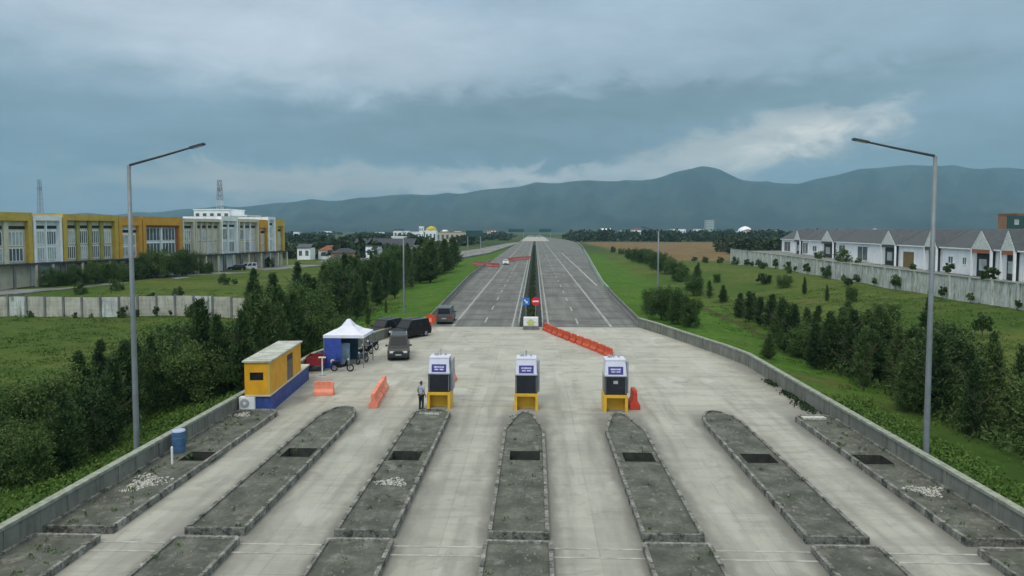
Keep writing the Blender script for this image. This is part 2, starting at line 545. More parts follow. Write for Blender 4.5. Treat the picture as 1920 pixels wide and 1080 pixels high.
simple('sign_green', (.025, .07, .065), .6, .08, 1)
simple('chevron', (.48, .52, .18), .6, .1, 2)
simple('drum_blue', (.060, .135, .25), .5, .15, 3, grime=.3, gcol=(.05, .08, .13, 1))
simple('drum_lid', (.38, .44, .58), .5, .1, 3)
simple('rubble_grey', (.17, .17, .145), .95, .5, 5)
simple('rubble_white', (.47, .465, .42), .9, .35, 9, grime=.4, gcol=(.2, .2, .17, 1))
simple('skin', (.26, .15, .095), .6, .08, 8)
simple('hair', (.012, .010, .009), .6, .1, 8)
simple('shirt', (.34, .38, .44), .8, .15, 8)
simple('trousers', (.022, .026, .024), .8, .15, 8)
simple('pit_dark', (.040, .042, .036), .95, .3, 3)
simple('median_soil', (.035, .036, .03), .95, .3, 3)
simple('tower_grey', (.28, .30, .32), .6, .1, 1)
simple('tower_red', (.24, .17, .17), .6, .1, 1)
simple('brown_building', (.30, .17, .10), .8, .12, .4)
simple('yellow_roof', (.50, .40, .03), .6, .12, .4)
simple('joint_steel', (.36, .36, .325), .7, .25, 1.5, grime=.6, gcol=(.2, .2, .18, 1))


# ------------------------------------------------------------------ mesh helper
class MB:
    def __init__(s):
        s.v, s.f, s.mi = [], [], []
        s.mats = []
        s.cur = 0

    def mat(s, name):
        if name not in s.mats:
            s.mats.append(name)
        s.cur = s.mats.index(name)
        return s

    def add(s, vs, fs):
        o = len(s.v)
        s.v += [tuple(v) for v in vs]
        for f in fs:
            s.f.append(tuple(i + o for i in f))
            s.mi.append(s.cur)
        return s

    def box(s, x0, x1, y0, y1, z0, z1, M=None):
        vs = [Vector((x, y, z)) for z in (z0, z1) for y in (y0, y1) for x in (x0, x1)]
        if M is not None:
            vs = [M @ v for v in vs]
        return s.add(vs, [(0, 2, 3, 1), (4, 5, 7, 6), (0, 1, 5, 4), (2, 6, 7, 3), (0, 4, 6, 2), (1, 3, 7, 5)])

    def frustum(s, b, t, z0, z1):
        """b, t = (x0,x1,y0,y1) rectangles"""
        vs = [(b[0], b[2], z0), (b[1], b[2], z0), (b[1], b[3], z0), (b[0], b[3], z0),
              (t[0], t[2], z1), (t[1], t[2], z1), (t[1], t[3], z1), (t[0], t[3], z1)]
        return s.add(vs, [(3, 2, 1, 0), (4, 5, 6, 7), (0, 1, 5, 4), (1, 2, 6, 5), (2, 3, 7, 6), (3, 0, 4, 7)])

    def prism(s, poly, z0, z1):
        """poly: list of (x,y) counter-clockwise"""
        n = len(poly)
        vs = [(x, y, z0) for x, y in poly] + [(x, y, z1) for x, y in poly]
        fs = [tuple(range(n - 1, -1, -1)), tuple(range(n, 2 * n))]
        fs += [(i, (i + 1) % n, n + (i + 1) % n, n + i) for i in range(n)]
        return s.add(vs, fs)

    def extr(s, prof, x0, x1):
        """profile in (y,z) swept along x"""
        n = len(prof)
        vs = [(x0, y, z) for y, z in prof] + [(x1, y, z) for y, z in prof]
        fs = [tuple(range(n - 1, -1, -1)), tuple(range(n, 2 * n))]
        fs += [(i, (i + 1) % n, n + (i + 1) % n, n + i) for i in range(n)]
        return s.add(vs, fs)

    def tube(s, pts, rads, n=8, cap=True):
        pts = [Vector(p) for p in pts]
        if not hasattr(rads, '__len__'):
            rads = [rads] * len(pts)
        o = len(s.v)
        up = Vector((0, 0, 1))
        for i, p in enumerate(pts):
            d = (pts[min(i + 1, len(pts) - 1)] - pts[max(i - 1, 0)]).normalized()
            a = d.cross(up if abs(d.z) < .95 else Vector((1, 0, 0))).normalized()
            b = d.cross(a)
            for k in range(n):
                th = 2 * math.pi * k / n
                s.v.append(tuple(p + (a * math.cos(th) + b * math.sin(th)) * rads[i]))
        for i in range(len(pts) - 1):
            for k in range(n):
                k2 = (k + 1) % n
                s.f.append((o + i * n + k, o + i * n + k2, o + (i + 1) * n + k2, o + (i + 1) * n + k))
                s.mi.append(s.cur)
        if cap:
            s.f.append(tuple(o + k for k in range(n - 1, -1, -1)))
            s.mi.append(s.cur)
            e = o + (len(pts) - 1) * n
            s.f.append(tuple(e + k for k in range(n)))
            s.mi.append(s.cur)
        return s

    def sweep(s, path, prof, closed=False):
        """vertical profile (offset to the left of travel, z) swept along a ground path of (x,y[,z])"""
        P = [Vector((p[0], p[1], p[2] if len(p) > 2 else 0)) for p in path]
        m = len(prof)
        o = len(s.v)
        for i, p in enumerate(P):
            a = P[max(i - 1, 0)]
            b = P[min(i + 1, len(P) - 1)]
            d = (b - a)
            d.z = 0
            d.normalize()
            nrm = Vector((-d.y, d.x, 0))
            for (w_, z_) in prof:
                q = p + nrm * w_
                s.v.append((q.x, q.y, p.z + z_))
        for i in range(len(P) - 1):
            for k in range(m):
                k2 = (k + 1) % m
                s.f.append((o + i * m + k, o + (i + 1) * m + k, o + (i + 1) * m + k2, o + i * m + k2))
                s.mi.append(s.cur)
        s.f.append(tuple(o + k for k in range(m)))
        s.mi.append(s.cur)
        e = o + (len(P) - 1) * m
        s.f.append(tuple(e + k for k in range(m - 1, -1, -1)))
        s.mi.append(s.cur)
        return s

    def mesh(s, name):
        me = bpy.data.meshes.new(name)
        me.from_pydata(s.v, [], s.f)
        for m_ in s.mats:
            me.materials.append(MATS[m_])
        if len(s.mats) > 1:
            me.polygons.foreach_set('material_index', s.mi)
        bm = bmesh.new()
        bm.from_mesh(me)
        bmesh.ops.recalc_face_normals(bm, faces=bm.faces)
        bm.to_mesh(me)
        bm.free()
        me.update()
        return me

    def build(s, name, mat=None, parent=None, smooth=False, bevel=0.0):
        if mat:
            s.mats = [mat]
            s.mi = [0] * len(s.f)
        me = s.mesh(name)
        if bevel:
            bm = bmesh.new()
            bm.from_mesh(me)
            bmesh.ops.bevel(bm, geom=list(bm.edges), offset=bevel, segments=2, profile=.6, affect='EDGES', clamp_overlap=True)
            bm.to_mesh(me)
            bm.free()
        if smooth:
            me.polygons.foreach_set('use_smooth', [True] * len(me.polygons))
        return link(name, me, parent)


def link(name, me, parent=None):
    o = bpy.data.objects.new(name, me)
    COL.objects.link(o)
    if parent is not None:
        o.parent = parent
    return o


def tag(o, label=None, cat=None, group=None, kind=None):
    if label:
        o['label'] = label
    if cat:
        o['category'] = cat
    if group:
        o['group'] = group
    if kind:
        o['kind'] = kind
    return o


def thing(name, label, cat, loc=(0, 0, 0), rz=0.0, group=None):
    o = bpy.data.objects.new(name, None)
    COL.objects.link(o)
    o.empty_display_size = .3
    o.location = loc
    o.rotation_euler = (0, 0, rz)
    return tag(o, label, cat, group)


def kids(o):
    return [c for c in bpy.data.objects if c.parent == o]


def dup(root, loc, rz=0.0, label=None, sc=None, cat=None, group=None, tree=None):
    """a copy of a thing with copies of its parts and sub-parts"""
    r = root.copy()
    COL.objects.link(r)
    r.location = loc
    r.rotation_euler = (0, 0, rz)
    if sc is not None:
        r.scale = sc if hasattr(sc, '__len__') else (sc, sc, sc)
    tag(r, label, cat, group)
    for c0 in (tree if tree is not None else kids(root)):
        c = c0.copy()
        COL.objects.link(c)
        c.parent = r
        for d0 in (kids(c0) if tree is None else []):
            d = d0.copy()
            COL.objects.link(d)
            d.parent = c
    return r


ONES = ['', 'first', 'second', 'third', 'fourth', 'fifth', 'sixth', 'seventh', 'eighth', 'ninth', 'tenth', 'eleventh',
        'twelfth', 'thirteenth', 'fourteenth', 'fifteenth', 'sixteenth', 'seventeenth', 'eighteenth', 'nineteenth']
TENS = ['', '', 'twenty', 'thirty', 'forty', 'fifty', 'sixty', 'seventy', 'eighty', 'ninety']


def nth(n):
    if n < 20:
        return ONES[n]
    t_, o_ = divmod(n, 10)
    if o_ == 0:
        return TENS[t_][:-1] + 'ieth'
    return TENS[t_] + '-' + ONES[o_]


# ------------------------------------------------------------------ ground
WALL_L, WALL_R = -17.5, 16.9


def sst(x, a, b):
    t_ = np.clip((x - a) / (b - a), 0, 1)
    return t_ * t_ * (3 - 2 * t_)


def gh(X, Y):
    X = np.asarray(X, float)
    Y = np.asarray(Y, float)
    d = np.abs(X)
    left = -.9 - 1.2 * sst(d, 18.5, 26) + .6 * sst(d, 30, 45)
    left = left + (1.6 * sst(Y, 99, 122)) * sst(d, 32, 48)
    right = -.9 - .8 * sst(d, 18.5, 26) + 2.9 * sst(d, 27, 57) * sst(Y, 30, 70)
    h = np.where(X < 0, left, right)
    far = sst(Y, 165, 245)
    h = h * (1 - far) + (-.62) * far
    und = .22 * np.sin(X * .21 + 1.3 * np.sin(Y * .13)) * np.sin(Y * .17 + X * .05) * sst(d, 20, 30) * (1 - sst(Y, 260, 400))
    return h + und


def ghf(x, y):
    return float(gh(x, y))


def geo(a, b, n):
    return list(np.geomspace(a, b, n))


xs = [-v for v in geo(122, 9000, 26)][::-1] + list(np.arange(-120, 121, 2.0)) + geo(122, 9000, 26)
ys = [-1000, -400, -150, -60, -25] + list(np.arange(-10, 300, 2.2)) + geo(302, 9000, 34)
XX, YY = np.meshgrid(xs, ys)
ZZ = gh(XX, YY)
nx_, ny_ = len(xs), len(ys)
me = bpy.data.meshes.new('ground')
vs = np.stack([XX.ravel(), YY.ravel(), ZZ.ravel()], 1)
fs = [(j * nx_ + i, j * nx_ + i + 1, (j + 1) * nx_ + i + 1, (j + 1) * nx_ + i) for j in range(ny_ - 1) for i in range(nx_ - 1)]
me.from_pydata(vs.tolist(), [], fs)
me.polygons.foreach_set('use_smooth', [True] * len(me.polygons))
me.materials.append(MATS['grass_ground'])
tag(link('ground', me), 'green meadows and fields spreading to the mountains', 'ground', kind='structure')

# plaza slab
plz = [(WALL_L - .1, -8), (WALL_R + .1, -8), (WALL_R + .1, 55), (15.4, 62), (13.4, 70), (11.5, 76.4),
       (-12.0, 76.4), (-14.3, 70), (-16.2, 62), (WALL_L - .1, 55)]
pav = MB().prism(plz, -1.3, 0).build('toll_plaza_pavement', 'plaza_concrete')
PITS = []


def cut_pits():
    bm = bmesh.new()
    bm.from_mesh(pav.data)
    for (px0, px1, py0, py1) in PITS:
        for co, no in (((px0, 0, 0), (1, 0, 0)), ((px1, 0, 0), (1, 0, 0)), ((0, py0, 0), (0, 1, 0)), ((0, py1, 0), (0, 1, 0))):
            fs_ = [f for f in bm.faces if f.normal.z > .9 and f.calc_center_median().z > -.01]
            es_ = list({e for f in fs_ for e in f.edges})
            vs_ = list({v_ for f in fs_ for v_ in f.verts})
            bmesh.ops.bisect_plane(bm, geom=vs_ + es_ + fs_, plane_co=co, plane_no=no)
        kill = [f for f in bm.faces if f.calc_center_median().z > -.01 and px0 < f.calc_center_median().x < px1 and py0 < f.calc_center_median().y < py1]
        bmesh.ops.delete(bm, geom=kill, context='FACES')
    bm.to_mesh(pav.data)
    bm.free()


tag(pav, 'stained pale concrete pavement of the toll plaza', 'pavement', kind='structure')

# highway carriageways: one sheet per carriageway, with painted lines as parts


def strip(mb, left, right, z0, z1):
    """left,right: lists of (x,y) with matching y"""
    n = len(left)
    for i in range(n - 1):
        a, b, c, d = left[i], right[i], right[i + 1], left[i + 1]
        mb.prism([a, b, c, d], z0, z1)


def ribbon(mb, pts, wdt, z):
    for i in range(len(pts) - 1):
        (x0, y0), (x1, y1) = pts[i], pts[i + 1]
        h_ = wdt / 2
        mb.add([(x0 - h_, y0, z), (x0 + h_, y0, z), (x1 + h_, y1, z), (x1 - h_, y1, z)], [(0, 1, 2, 3)])


RL = [(-12.0, 76.4), (-13.2, 110), (-14.3, 150), (-15, 220), (-15.5, 300), (-15, 600), (-14, 1500)]
LI = [(-1.9, y) for _, y in RL]
poly = [*RL[::-1], *LI]
mb = MB()
mb.prism([(x, y) for x, y in LI] + [(x, y) for x, y in RL[::-1]], -1.2, 0)
hw1 = tag(mb.build('left_carriageway', 'asphalt'), 'grey asphalt carriageway left of the planted median', 'road', kind='structure')
RR = [(11.5, 76.4), (12.3, 110), (12.9, 135), (16.4, 200), (21.5, 290), (30, 450), (36, 600), (37, 760)]
mb = MB()
mb.prism([(x, y) for x, y in RR] + [(1.0, y) for _, y in RR[::-1]], -1.2, 0)
hw2 = tag(mb.build('right_carriageway', 'asphalt'), 'grey asphalt carriageway right of the median widening into a slip lane', 'road', kind='structure')
mb = MB()
mb.prism([(1.0, 760.02), (37, 760.02), (16, 1150), (14, 1500), (1.0, 1500)], -1.2, 0)
tag(mb.build('far_carriageway', 'asphalt'), 'far end of the right carriageway', 'road', kind='structure')
# pale concrete section far along the road
mb = MB()
mb.prism([(-13.9, 690), (14.5, 690), (14.5, 1120), (-13.9, 1120)], -.2, .02)
tag(mb.build('far_pale_pavement', 'plaza_concrete'), 'pale concrete stretch of road near the horizon', 'pavement', kind='structure')
# slip road on the left
mb = MB()
mb.prism([(-75, 236), (-33, 246), (-22, 330), (-15.02, 560), (-15.02, 640), (-24, 560), (-33, 400), (-45, 290), (-75, 262)], -.9, -.03)
tag(mb.build('slip_road', 'ramp_asphalt'), 'pale slip road curving in from the left', 'road', kind='structure')

mb = MB()
ribbon(mb, [(-9.15, 76.6), (-9.4, 150), (-9.9, 240), (-9.9, 680)], .26, .004)
mb.build('edge_line', 'road_paint', hw1)
mb = MB()
ribbon(mb, [(-2.5, 76.6), (-2.5, 680)], .22, .004)
mb.build('inner_line', 'road_paint', hw1)
mb = MB()
y = 80
while y < 600:
    ribbon(mb, [(-5.8, y), (-5.8, y + 5)], .2, .004)
    y += 13
mb.build('dash_line', 'road_paint', hw1)
mb = MB()
ribbon(mb, [(8.5, 76.6), (8.6, 680)], .30, .004)
mb.build('edge_line', 'road_paint', hw2)
mb = MB()
ribbon(mb, [(12.0, 134), (12.3, 200), (12.6, 330)], .42, .004)
mb.build('slip_lane_line', 'road_paint', hw2)
mb = MB()
ribbon(mb, [(1.55, 76.6), (1.55, 680)], .22, .004)
mb.build('inner_line', 'road_paint', hw2)
mb = MB()
y = 79
while y < 600:
    ribbon(mb, [(4.95, y), (4.95, y + 5)], .22, .004)
    y += 13
mb.build('dash_line', 'road_paint', hw2)

# median soil
mb = MB()
mb.prism([(-1.9, 76.42), (1.0, 76.42), (1.0, 1490), (-1.9, 1490)], -1.2, -.08)
tag(mb.build('median_strip', 'median_soil'), 'dark soil strip between the two carriageways', 'ground', kind='structure')

# trench drain across the lanes
t0 = tag(MB().box(WALL_L + .2, WALL_R - .2, 22.26, 22.78, -.002, .004).build('cross_drain', 'plaza_concrete'),
         'grey covered drain with pale edges across the toll lanes', 'drain')
for yy in (22.2, 22.84):
    MB().box(WALL_L + .2, WALL_R - .2, yy - .045, yy + .045, -.001, .016).build('steel_edge', 'joint_steel', t0)

# ------------------------------------------------------------------ mountains
prof = [(-1400, 400), (-700, 398), (0, 404), (200, 400), (330, 394), (440, 386), (520, 381), (600, 374), (700, 373), (780, 363), (860, 362), (930, 356),
        (1000, 346), (1060, 341), (1150, 341), (1220, 335), (1270, 326), (1310, 317), (1345, 322), (1390, 337), (1440, 345),
        (1490, 346), (1530, 336), (1570, 326), (1620, 319), (1680, 314), (1740, 313), (1830, 318), (1920, 326), (2100, 338), (2500, 362), (3200, 395)]


def ridge(name, dist, prof, label, z0=0.0, seed=1, back=1500):
    r_ = np.random.RandomState(seed)
    us = np.linspace(prof[0][0], prof[-1][0], 420)
    px = np.interp(us, [p[0] for p in prof], [p[1] for p in prof])
    wob = np.zeros_like(us)
    for k_ in range(1, 8):
        wob += np.sin(us * .012 * 1.7 ** k_ + r_.rand() * 6) / 1.6 ** k_
    px = px + wob * 1.6 + np.abs(np.sin(us * .021 + 1) + .6 * np.sin(us * .053)) * 3.2 - 2.5
    rows = [-.42, -.36, -.3, -.24, -.19, -.14, -.10, -.06, -.03, 0, .04, .1, .18]
    vs = []
    for q in rows:
        for i, u_ in enumerate(us):
            D = dist * (1 + q)
            H = max(5, (432 - px[i]) / FPX * dist + CAMH)
            frac = max(0.0, 1 - (abs(q) / (.42 if q < 0 else .18))) ** (1.35 if q < 0 else 1)
            gul = 1 + .13 * math.sin(u_ * .06 + q * 9) + .10 * math.sin(u_ * .15 - q * 16 + 2)
            z = min(H * frac * (gul if -.4 < q < -.05 else 1), H * (.93 if q else 1))
            if q in (-.42, .18):
                z = -2
            X = (u_ - 1003) / FPX * D
            vs.append((X, D, z + z0))
    n = len(us)
    fs = [(j * n + i, j * n + i + 1, (j + 1) * n + i + 1, (j + 1) * n + i) for j in range(len(rows) - 1) for i in range(n - 1)]
    me = bpy.data.meshes.new(name)
    me.from_pydata(vs, [], fs)
    me.polygons.foreach_set('use_smooth', [True] * len(me.polygons))
    me.materials.append(MATS['mountain_forest'])
    return tag(link(name, me), label, 'mountain', kind='structure')


ridge('mountain_range', 6600, prof, 'blue-grey forested mountain range rising to a central peak', seed=3)

# haze: one even closed volume round the whole scene
hm = bpy.data.materials.new('haze')
hm.use_nodes = True
ht = NT(hm.node_tree)
for n_ in list(ht.n):
    if n_.type == 'BSDF_PRINCIPLED':
        ht.n.remove(n_)
pv = ht.n.new('ShaderNodeVolumePrincipled')
pv.inputs['Color'].default_value = (.40, .71, .90, 1)
pv.inputs['Density'].default_value = 1.2e-4
pv.inputs['Anisotropy'].default_value = 0.0
ho = [n_ for n_ in ht.n if n_.type == 'OUTPUT_MATERIAL'][0]
ht.l.new(pv.outputs[0], ho.inputs['Volume'])
MATS['haze'] = hm
hz = tag(MB().box(-9600, 9600, -1100, 9400, -5, 860).build('haze', 'haze'), 'thin blue haze in the air', 'haze', kind='stuff')

# ------------------------------------------------------------------ trees


def leafmesh(name, P, D, L, Wd, mat, rs):
    """diamond leaf sprays: centre P, direction D, length L, width Wd"""
    n = len(P)
    rnd = rs.normal(size=(n, 3))
    D = D / np.linalg.norm(D, axis=1, keepdims=True)
    Sd = np.cross(D, rnd)
    Sd /= np.linalg.norm(Sd, axis=1, keepdims=True) + 1e-9
    L = L[:, None]
    Wd = Wd[:, None]
    V = np.stack([P - D * L * .5, P + Sd * Wd * .5 - D * L * .05, P + D * L * .5, P - Sd * Wd * .5 - D * L * .05], 1).reshape(-1, 3)
    me = bpy.data.meshes.new(name)
    me.vertices.add(4 * n)
    me.vertices.foreach_set('co', V.ravel())
    me.loops.add(4 * n)
    me.loops.foreach_set('vertex_index', np.arange(4 * n))
    me.polygons.add(n)
    me.polygons.foreach_set('loop_start', np.arange(n) * 4)
    me.materials.append(MATS[mat])
    me.update(calc_edges=True)
    me.validate()
    return me


def conifer_pts(rs, H, Rr, nb, per, leaders=1):
    P, D = [], []
    for ld in range(leaders):
        off = np.array([rs.uniform(-.25, .25) * Rr, rs.uniform(-.25, .25) * Rr, 0]) if ld else np.zeros(3)
        hh = H * (1 if ld == 0 else rs.uniform(.7, .92))
        for i in range(nb):
            t_ = (i + rs.rand()) / nb
            z = hh * (.08 + .90 * t_)
            r_ = Rr * ((1 - t_) ** .75) * rs.uniform(.35, 1.3) + .08
            if t_ < .12:
                r_ *= .55 + 3 * t_
            a = rs.uniform(0, 2 * math.pi)
            d = np.array([math.cos(a), math.sin(a), rs.uniform(.15, .75)])
            d /= np.linalg.norm(d)
            for q in range(per):
                s_ = rs.uniform(.25, 1.0)
                p = np.array([0, 0, z]) + off + d * r_ * s_ + rs.normal(0, .10, 3) * (.5 + s_)
                p[2] -= .12 * s_ * r_
                P.append(p)
                D.append(d * .8 + rs.normal(0, .5, 3) + np.array([0, 0, .55]))
    return np.array(P), np.array(D)


def broad_pts(rs, H, Rr, nl, per):
    P, D = [], []
    for i in range(nl):
        a = rs.uniform(0, 6.28)
        rr = Rr * .66 * math.sqrt(rs.rand())
        cz = H * rs.uniform(.16, .86) * (1 - .38 * (rr / Rr) ** 2)
        c = np.array([rr * math.cos(a) * 1.25, rr * math.sin(a), cz])
        br = Rr * rs.uniform(.14, .40)
        nrm = rs.normal(size=(per, 3))
        nrm /= np.linalg.norm(nrm, axis=1, keepdims=True)
        rad = br * (rs.uniform(.35, 1.0, size=(per, 1)) + rs.exponential(.16, size=(per, 1)))
        p = c + nrm * rad * np.array([1, 1, rs.uniform(.6, 1.25)])
        P.append(p)
        D.append(nrm + rs.normal(0, .6, (per, 3)) + np.array([0, 0, .25]))
    P = np.concatenate(P)
    D = np.concatenate(D)
    k_ = P[:, 2] > .12
    return P[k_], D[k_]


def trunkmesh(name, H, r, limbs, rs):
    mb = MB()
    mb.tube([(0, 0, -.4), (0, 0, H * .3), (rs.uniform(-.1, .1), rs.uniform(-.1, .1), H * .9)], [r, r * .75, r * .2], 7)
    for i in range(limbs):
        a = rs.uniform(0, 6.28)
        z = H * rs.uniform(.2, .6)
        l_ = H * rs.uniform(.18, .32)
        mb.tube([(0, 0, z), (math.cos(a) * l_ * .6, math.sin(a) * l_ * .6, z + l_ * .45), (math.cos(a) * l_, math.sin(a) * l_, z + l_ * .95)],
                [r * .45, r * .28, r * .08], 5)
    mb.mats = ['bark']
    mb.mi = [0] * len(mb.f)
    return mb.mesh(name)


CON, BRD, SHR, SPR = [], [], [], []
for i in range(5):
    rs = np.random.RandomState(20 + i)
    P, D = conifer_pts(rs, 1 * 7.0, [1.35, 1.65, 1.15, 1.8, 1.4][i], 95, 54, [1, 2, 1, 3, 2][i])
    n = len(P)
    CON.append((leafmesh('crown', P, D, rs.uniform(.20, .44, n), rs.uniform(.05, .11, n), 'leaf_dark', rs), trunkmesh('trunk', 7.0, .14, 4, rs)))
for i in range(4):
    rs = np.random.RandomState(50 + i)
    P, D = broad_pts(rs, 6.0, [2.9, 3.3, 2.6, 3.0][i], 40, 330)
    n = len(P)
    BRD.append((leafmesh('crown', P, D, rs.uniform(.13, .32, n), rs.uniform(.07, .15, n), ['leaf_mid', 'leaf_mid', 'leaf_dark', 'leaf_mid'][i], rs), trunkmesh('trunk', 4.6, .19, 7, rs)))
for i in range(3):
    rs = np.random.RandomState(80 + i)
    P, D = broad_pts(rs, 2.0, [1.1, .85, 1.25][i], 13, 120)
    n = len(P)
    SHR.append((leafmesh('crown', P, D, rs.uniform(.14, .32, n), rs.uniform(.07, .14, n), ['leaf_dark', 'leaf_mid', 'leaf_mid'][i], rs), trunkmesh('trunk', 1.6, .06, 4, rs)))

TREES = []   # collected first, then labelled in the order they stand in each belt


def plant(kind, x, y, h, belt, widen=1.0, z=None):
    TREES.append((kind, x, y, h, belt, widen, ghf(x, y) if z is None else z))


tr = random.Random(11)


def jit(a):
    return tr.uniform(-a, a)


# left belt, near part: broad dark trees beside the plaza wall
for (u_, v_, h_, k_, wd) in [(40, 905, 3.6, 'b', .9), (5, 830, 3.6, 'b', .9), (120, 880, 4.0, 'c', 1.2), (175, 845, 4.8, 'b', .8), (215, 830, 5.2, 'c', 1.15),
                             (95, 820, 4.6, 'b', 1.0), (150, 790, 5.0, 'c', 1.2), (235, 790, 5.6, 'c', 1.2), (190, 765, 5.0, 'c', 1.1),
                             (300, 765, 4.4, 'b', .8), (340, 760, 5.0, 'b', .95), (390, 748, 4.8, 'b', .9), (428, 735, 4.4, 'c', 1.1), (285, 745, 4.6, 'c', 1.1),
                             (255, 760, 4.9, 'c', 1.1), (20, 890, 3.8, 'b', .8), (400, 700, 5.2, 'b', 1.1), (340, 690, 4.6, 'b', 1.2), (375, 715, 5.4, 'b', 1.25), (320, 720, 5.2, 'b', 1.2)]:
    p = G(u_, v_, -2.0)
    plant(k_, p.x, p.y, h_ + jit(.3), 'near left', wd)
# left belt, far part
for i in range(92):
    t_ = (i + tr.random() * .8) / 92
    Y = 50 + 170 * t_ ** 1.35
    wmin = 21.5 + 3.5 * sst(Y, 50, 90) + 3.5 * sst(Y, 100, 230)
    X = -(wmin + tr.random() ** 1.1 * (4 + 11 * float(sst(Y, 55, 105))))
    h_ = tr.uniform(4.9, 7.4) * (1 + .12 * t_)
    plant('c' if tr.random() < .90 else 'b', X, Y, h_, 'far left', tr.uniform(.9, 1.2))
for i in range(7):
    Y = 168 + i * 9 + jit(3)
    plant('c', -26.5 - .35 * (i % 3) * 8 + jit(1.5), Y, tr.uniform(9.0, 11.0), 'far left', 1.5)
for (x, y, h_) in [(-20.5, 84, 3.4), (-21.5, 99, 2.0)]:
    plant('c', x, y, h_, 'left verge', .8)
# right belt near the plaza
for i in range(60):
    t_ = (i + tr.random() * .8) / 60
    Y = 31 + 44 * t_
    X = 23.6 + tr.random() * 9.5 + (1 - t_) * 2.5
    if Y < 40 and X < 25.5:
        X += 4
    plant('c' if tr.random() < .88 else 'b', X, Y, tr.uniform(3.9, 5.6), 'near right', tr.uniform(1.0, 1.35))
for (u_, v_, h_) in [(1405, 600, 4.2), (1425, 607, 3.8), (1448, 612, 4.4), (1470, 622, 4.4), (1388, 590, 3.6), (1330, 556, 3.2), (1356, 565, 3.0), (1492, 632, 3.6), (1442, 672, 2.4), (1412, 588, 3.4)]:
    p = G(u_, v_, -1.2)
    plant('c', p.x, p.y, h_, 'middle right', 1.6)
for (u_, v_, h_, k_) in [(1240, 604, 4.8, 'b'), (1272, 612, 4.6, 'b'), (1295, 618, 4.0, 'b'), (1225, 592, 4.2, 'b'), (1262, 590, 4.4, 'b'), (1308, 548, 6.0, 'c'), (1300, 552, 4.6, 'b')]:
    p = G(u_, v_, -1.2)
    plant(k_, p.x, p.y, h_, 'right wall clump', .85)
for (u_, v_, h_) in [(1150, 474, 3.6), (1165, 478, 3.8), (1182, 488, 5.2), (1195, 492, 5.6), (1205, 495, 5.6), (1218, 498, 5.6), (1232, 504, 5.6), (1246, 510, 5.6), (1258, 512, 5.0), (1270, 520, 5.0), (1278, 522, 4.6), (1210, 488, 5.0), (1240, 498, 5.0)]:
    p = G(u_, v_, -.7)
    plant('b', p.x, p.y, h_, 'right slip road row', .9)
# young trees dotted over the right meadow
for (u_, v_, h_) in [(1432, 532, 2.6), (1470, 538, 2.8), (1508, 550, 3.0), (1550, 560, 2.6), (1597, 566, 2.6), (1662, 592, 2.6), (1742, 600, 3.2), (1842, 628, 2.8), (1378, 500, 3.0), (1400, 505, 2.4), (1350, 500, 3.0),
                     (1322, 492, 2.6), (1302, 490, 2.4), (1428, 512, 2.2), (1344, 522, 2.2), (1480, 520, 1.8), (1590, 546, 1.6), (1850, 520, 2.6)]:
    zz = -.2 if v_ < 520 else .3
    p = G(u_, v_, zz)
    plant(tr.choice('scb'), p.x, p.y, h_, 'right meadow', tr.uniform(.75, 1.15), ghf(p.x, p.y))
# young trees on the left lawn and street trees before the shophouses
for (u_, v_, h_) in [(421, 532, 2.6), (332, 552, 2.4), (256, 562, 1.8), (285, 560, 2.4), (218, 545, 2.4), (150, 548, 2.2), (352, 556, 1.4), (130, 530, 3.0), (440, 535, 1.6)]:
    p = G(u_, v_, .1)
    plant('s', p.x, p.y, h_, 'left lawn', 1.0)
for (u_, Y, h_) in [(275, 150, 7.2), (300, 154, 7.4), (330, 158, 7.0), (352, 166, 6.4), (185, 138, 5.0), (160, 135, 5.0), (120, 130, 4.4), (70, 126, 4.2), (140, 132, 3.4), (98, 128, 3.2), (202, 139, 4.0), (235, 143, 4.4), (215, 141, 4.6), (252, 146, 5.4), (500, 196, 3.6), (378, 166, 3.6)]:
    p = at(u_, Y)
    plant('b', p.x, p.y, h_, 'shophouse street', .9)

for (u_, Y, h_) in [(1838, 90, 2.6), (1765, 107, 2.2), (1572, 150, 3.4), (1600, 140, 1.6), (1530, 165, 2.4), (1700, 117, 1.6)]:
    p = at(u_, Y)
    plant('s', p.x, p.y, h_, 'terrace', 1.0, 3.85)
for u_, h_ in ((30, 1.2), (118, 1.0), (212, 1.9), (236, 1.5), (277, 1.7), (305, 1.1), (150, .8), (345, 2.2), (372, 1.8)):
    p = at(u_, 94.4)
    plant('s', p.x, p.y, h_, 'fence foot', .7)
rs = random.Random(4)
for i in range(16):
    Y = 84 + i * 8.5 + rs.uniform(-3, 3)
    X = float(np.interp(Y, [74, 81, 124, 156, 200, 236], [56.6, 57, 58.6, 60.5, 63.5, 66])) - .7
    plant('s', X, Y, rs.uniform(1.2, 3.2), 'wall foot', .8)
PROTO = {'c': CON, 'b': BRD, 's': SHR}
BASEH = {'c': 7.0, 'b': 6.0, 's': 2.0}
WORD = {'c': ('slim', 'feathery conifer'), 'b': ('broad', 'leafy tree'), 's': ('low', 'round shrub')}
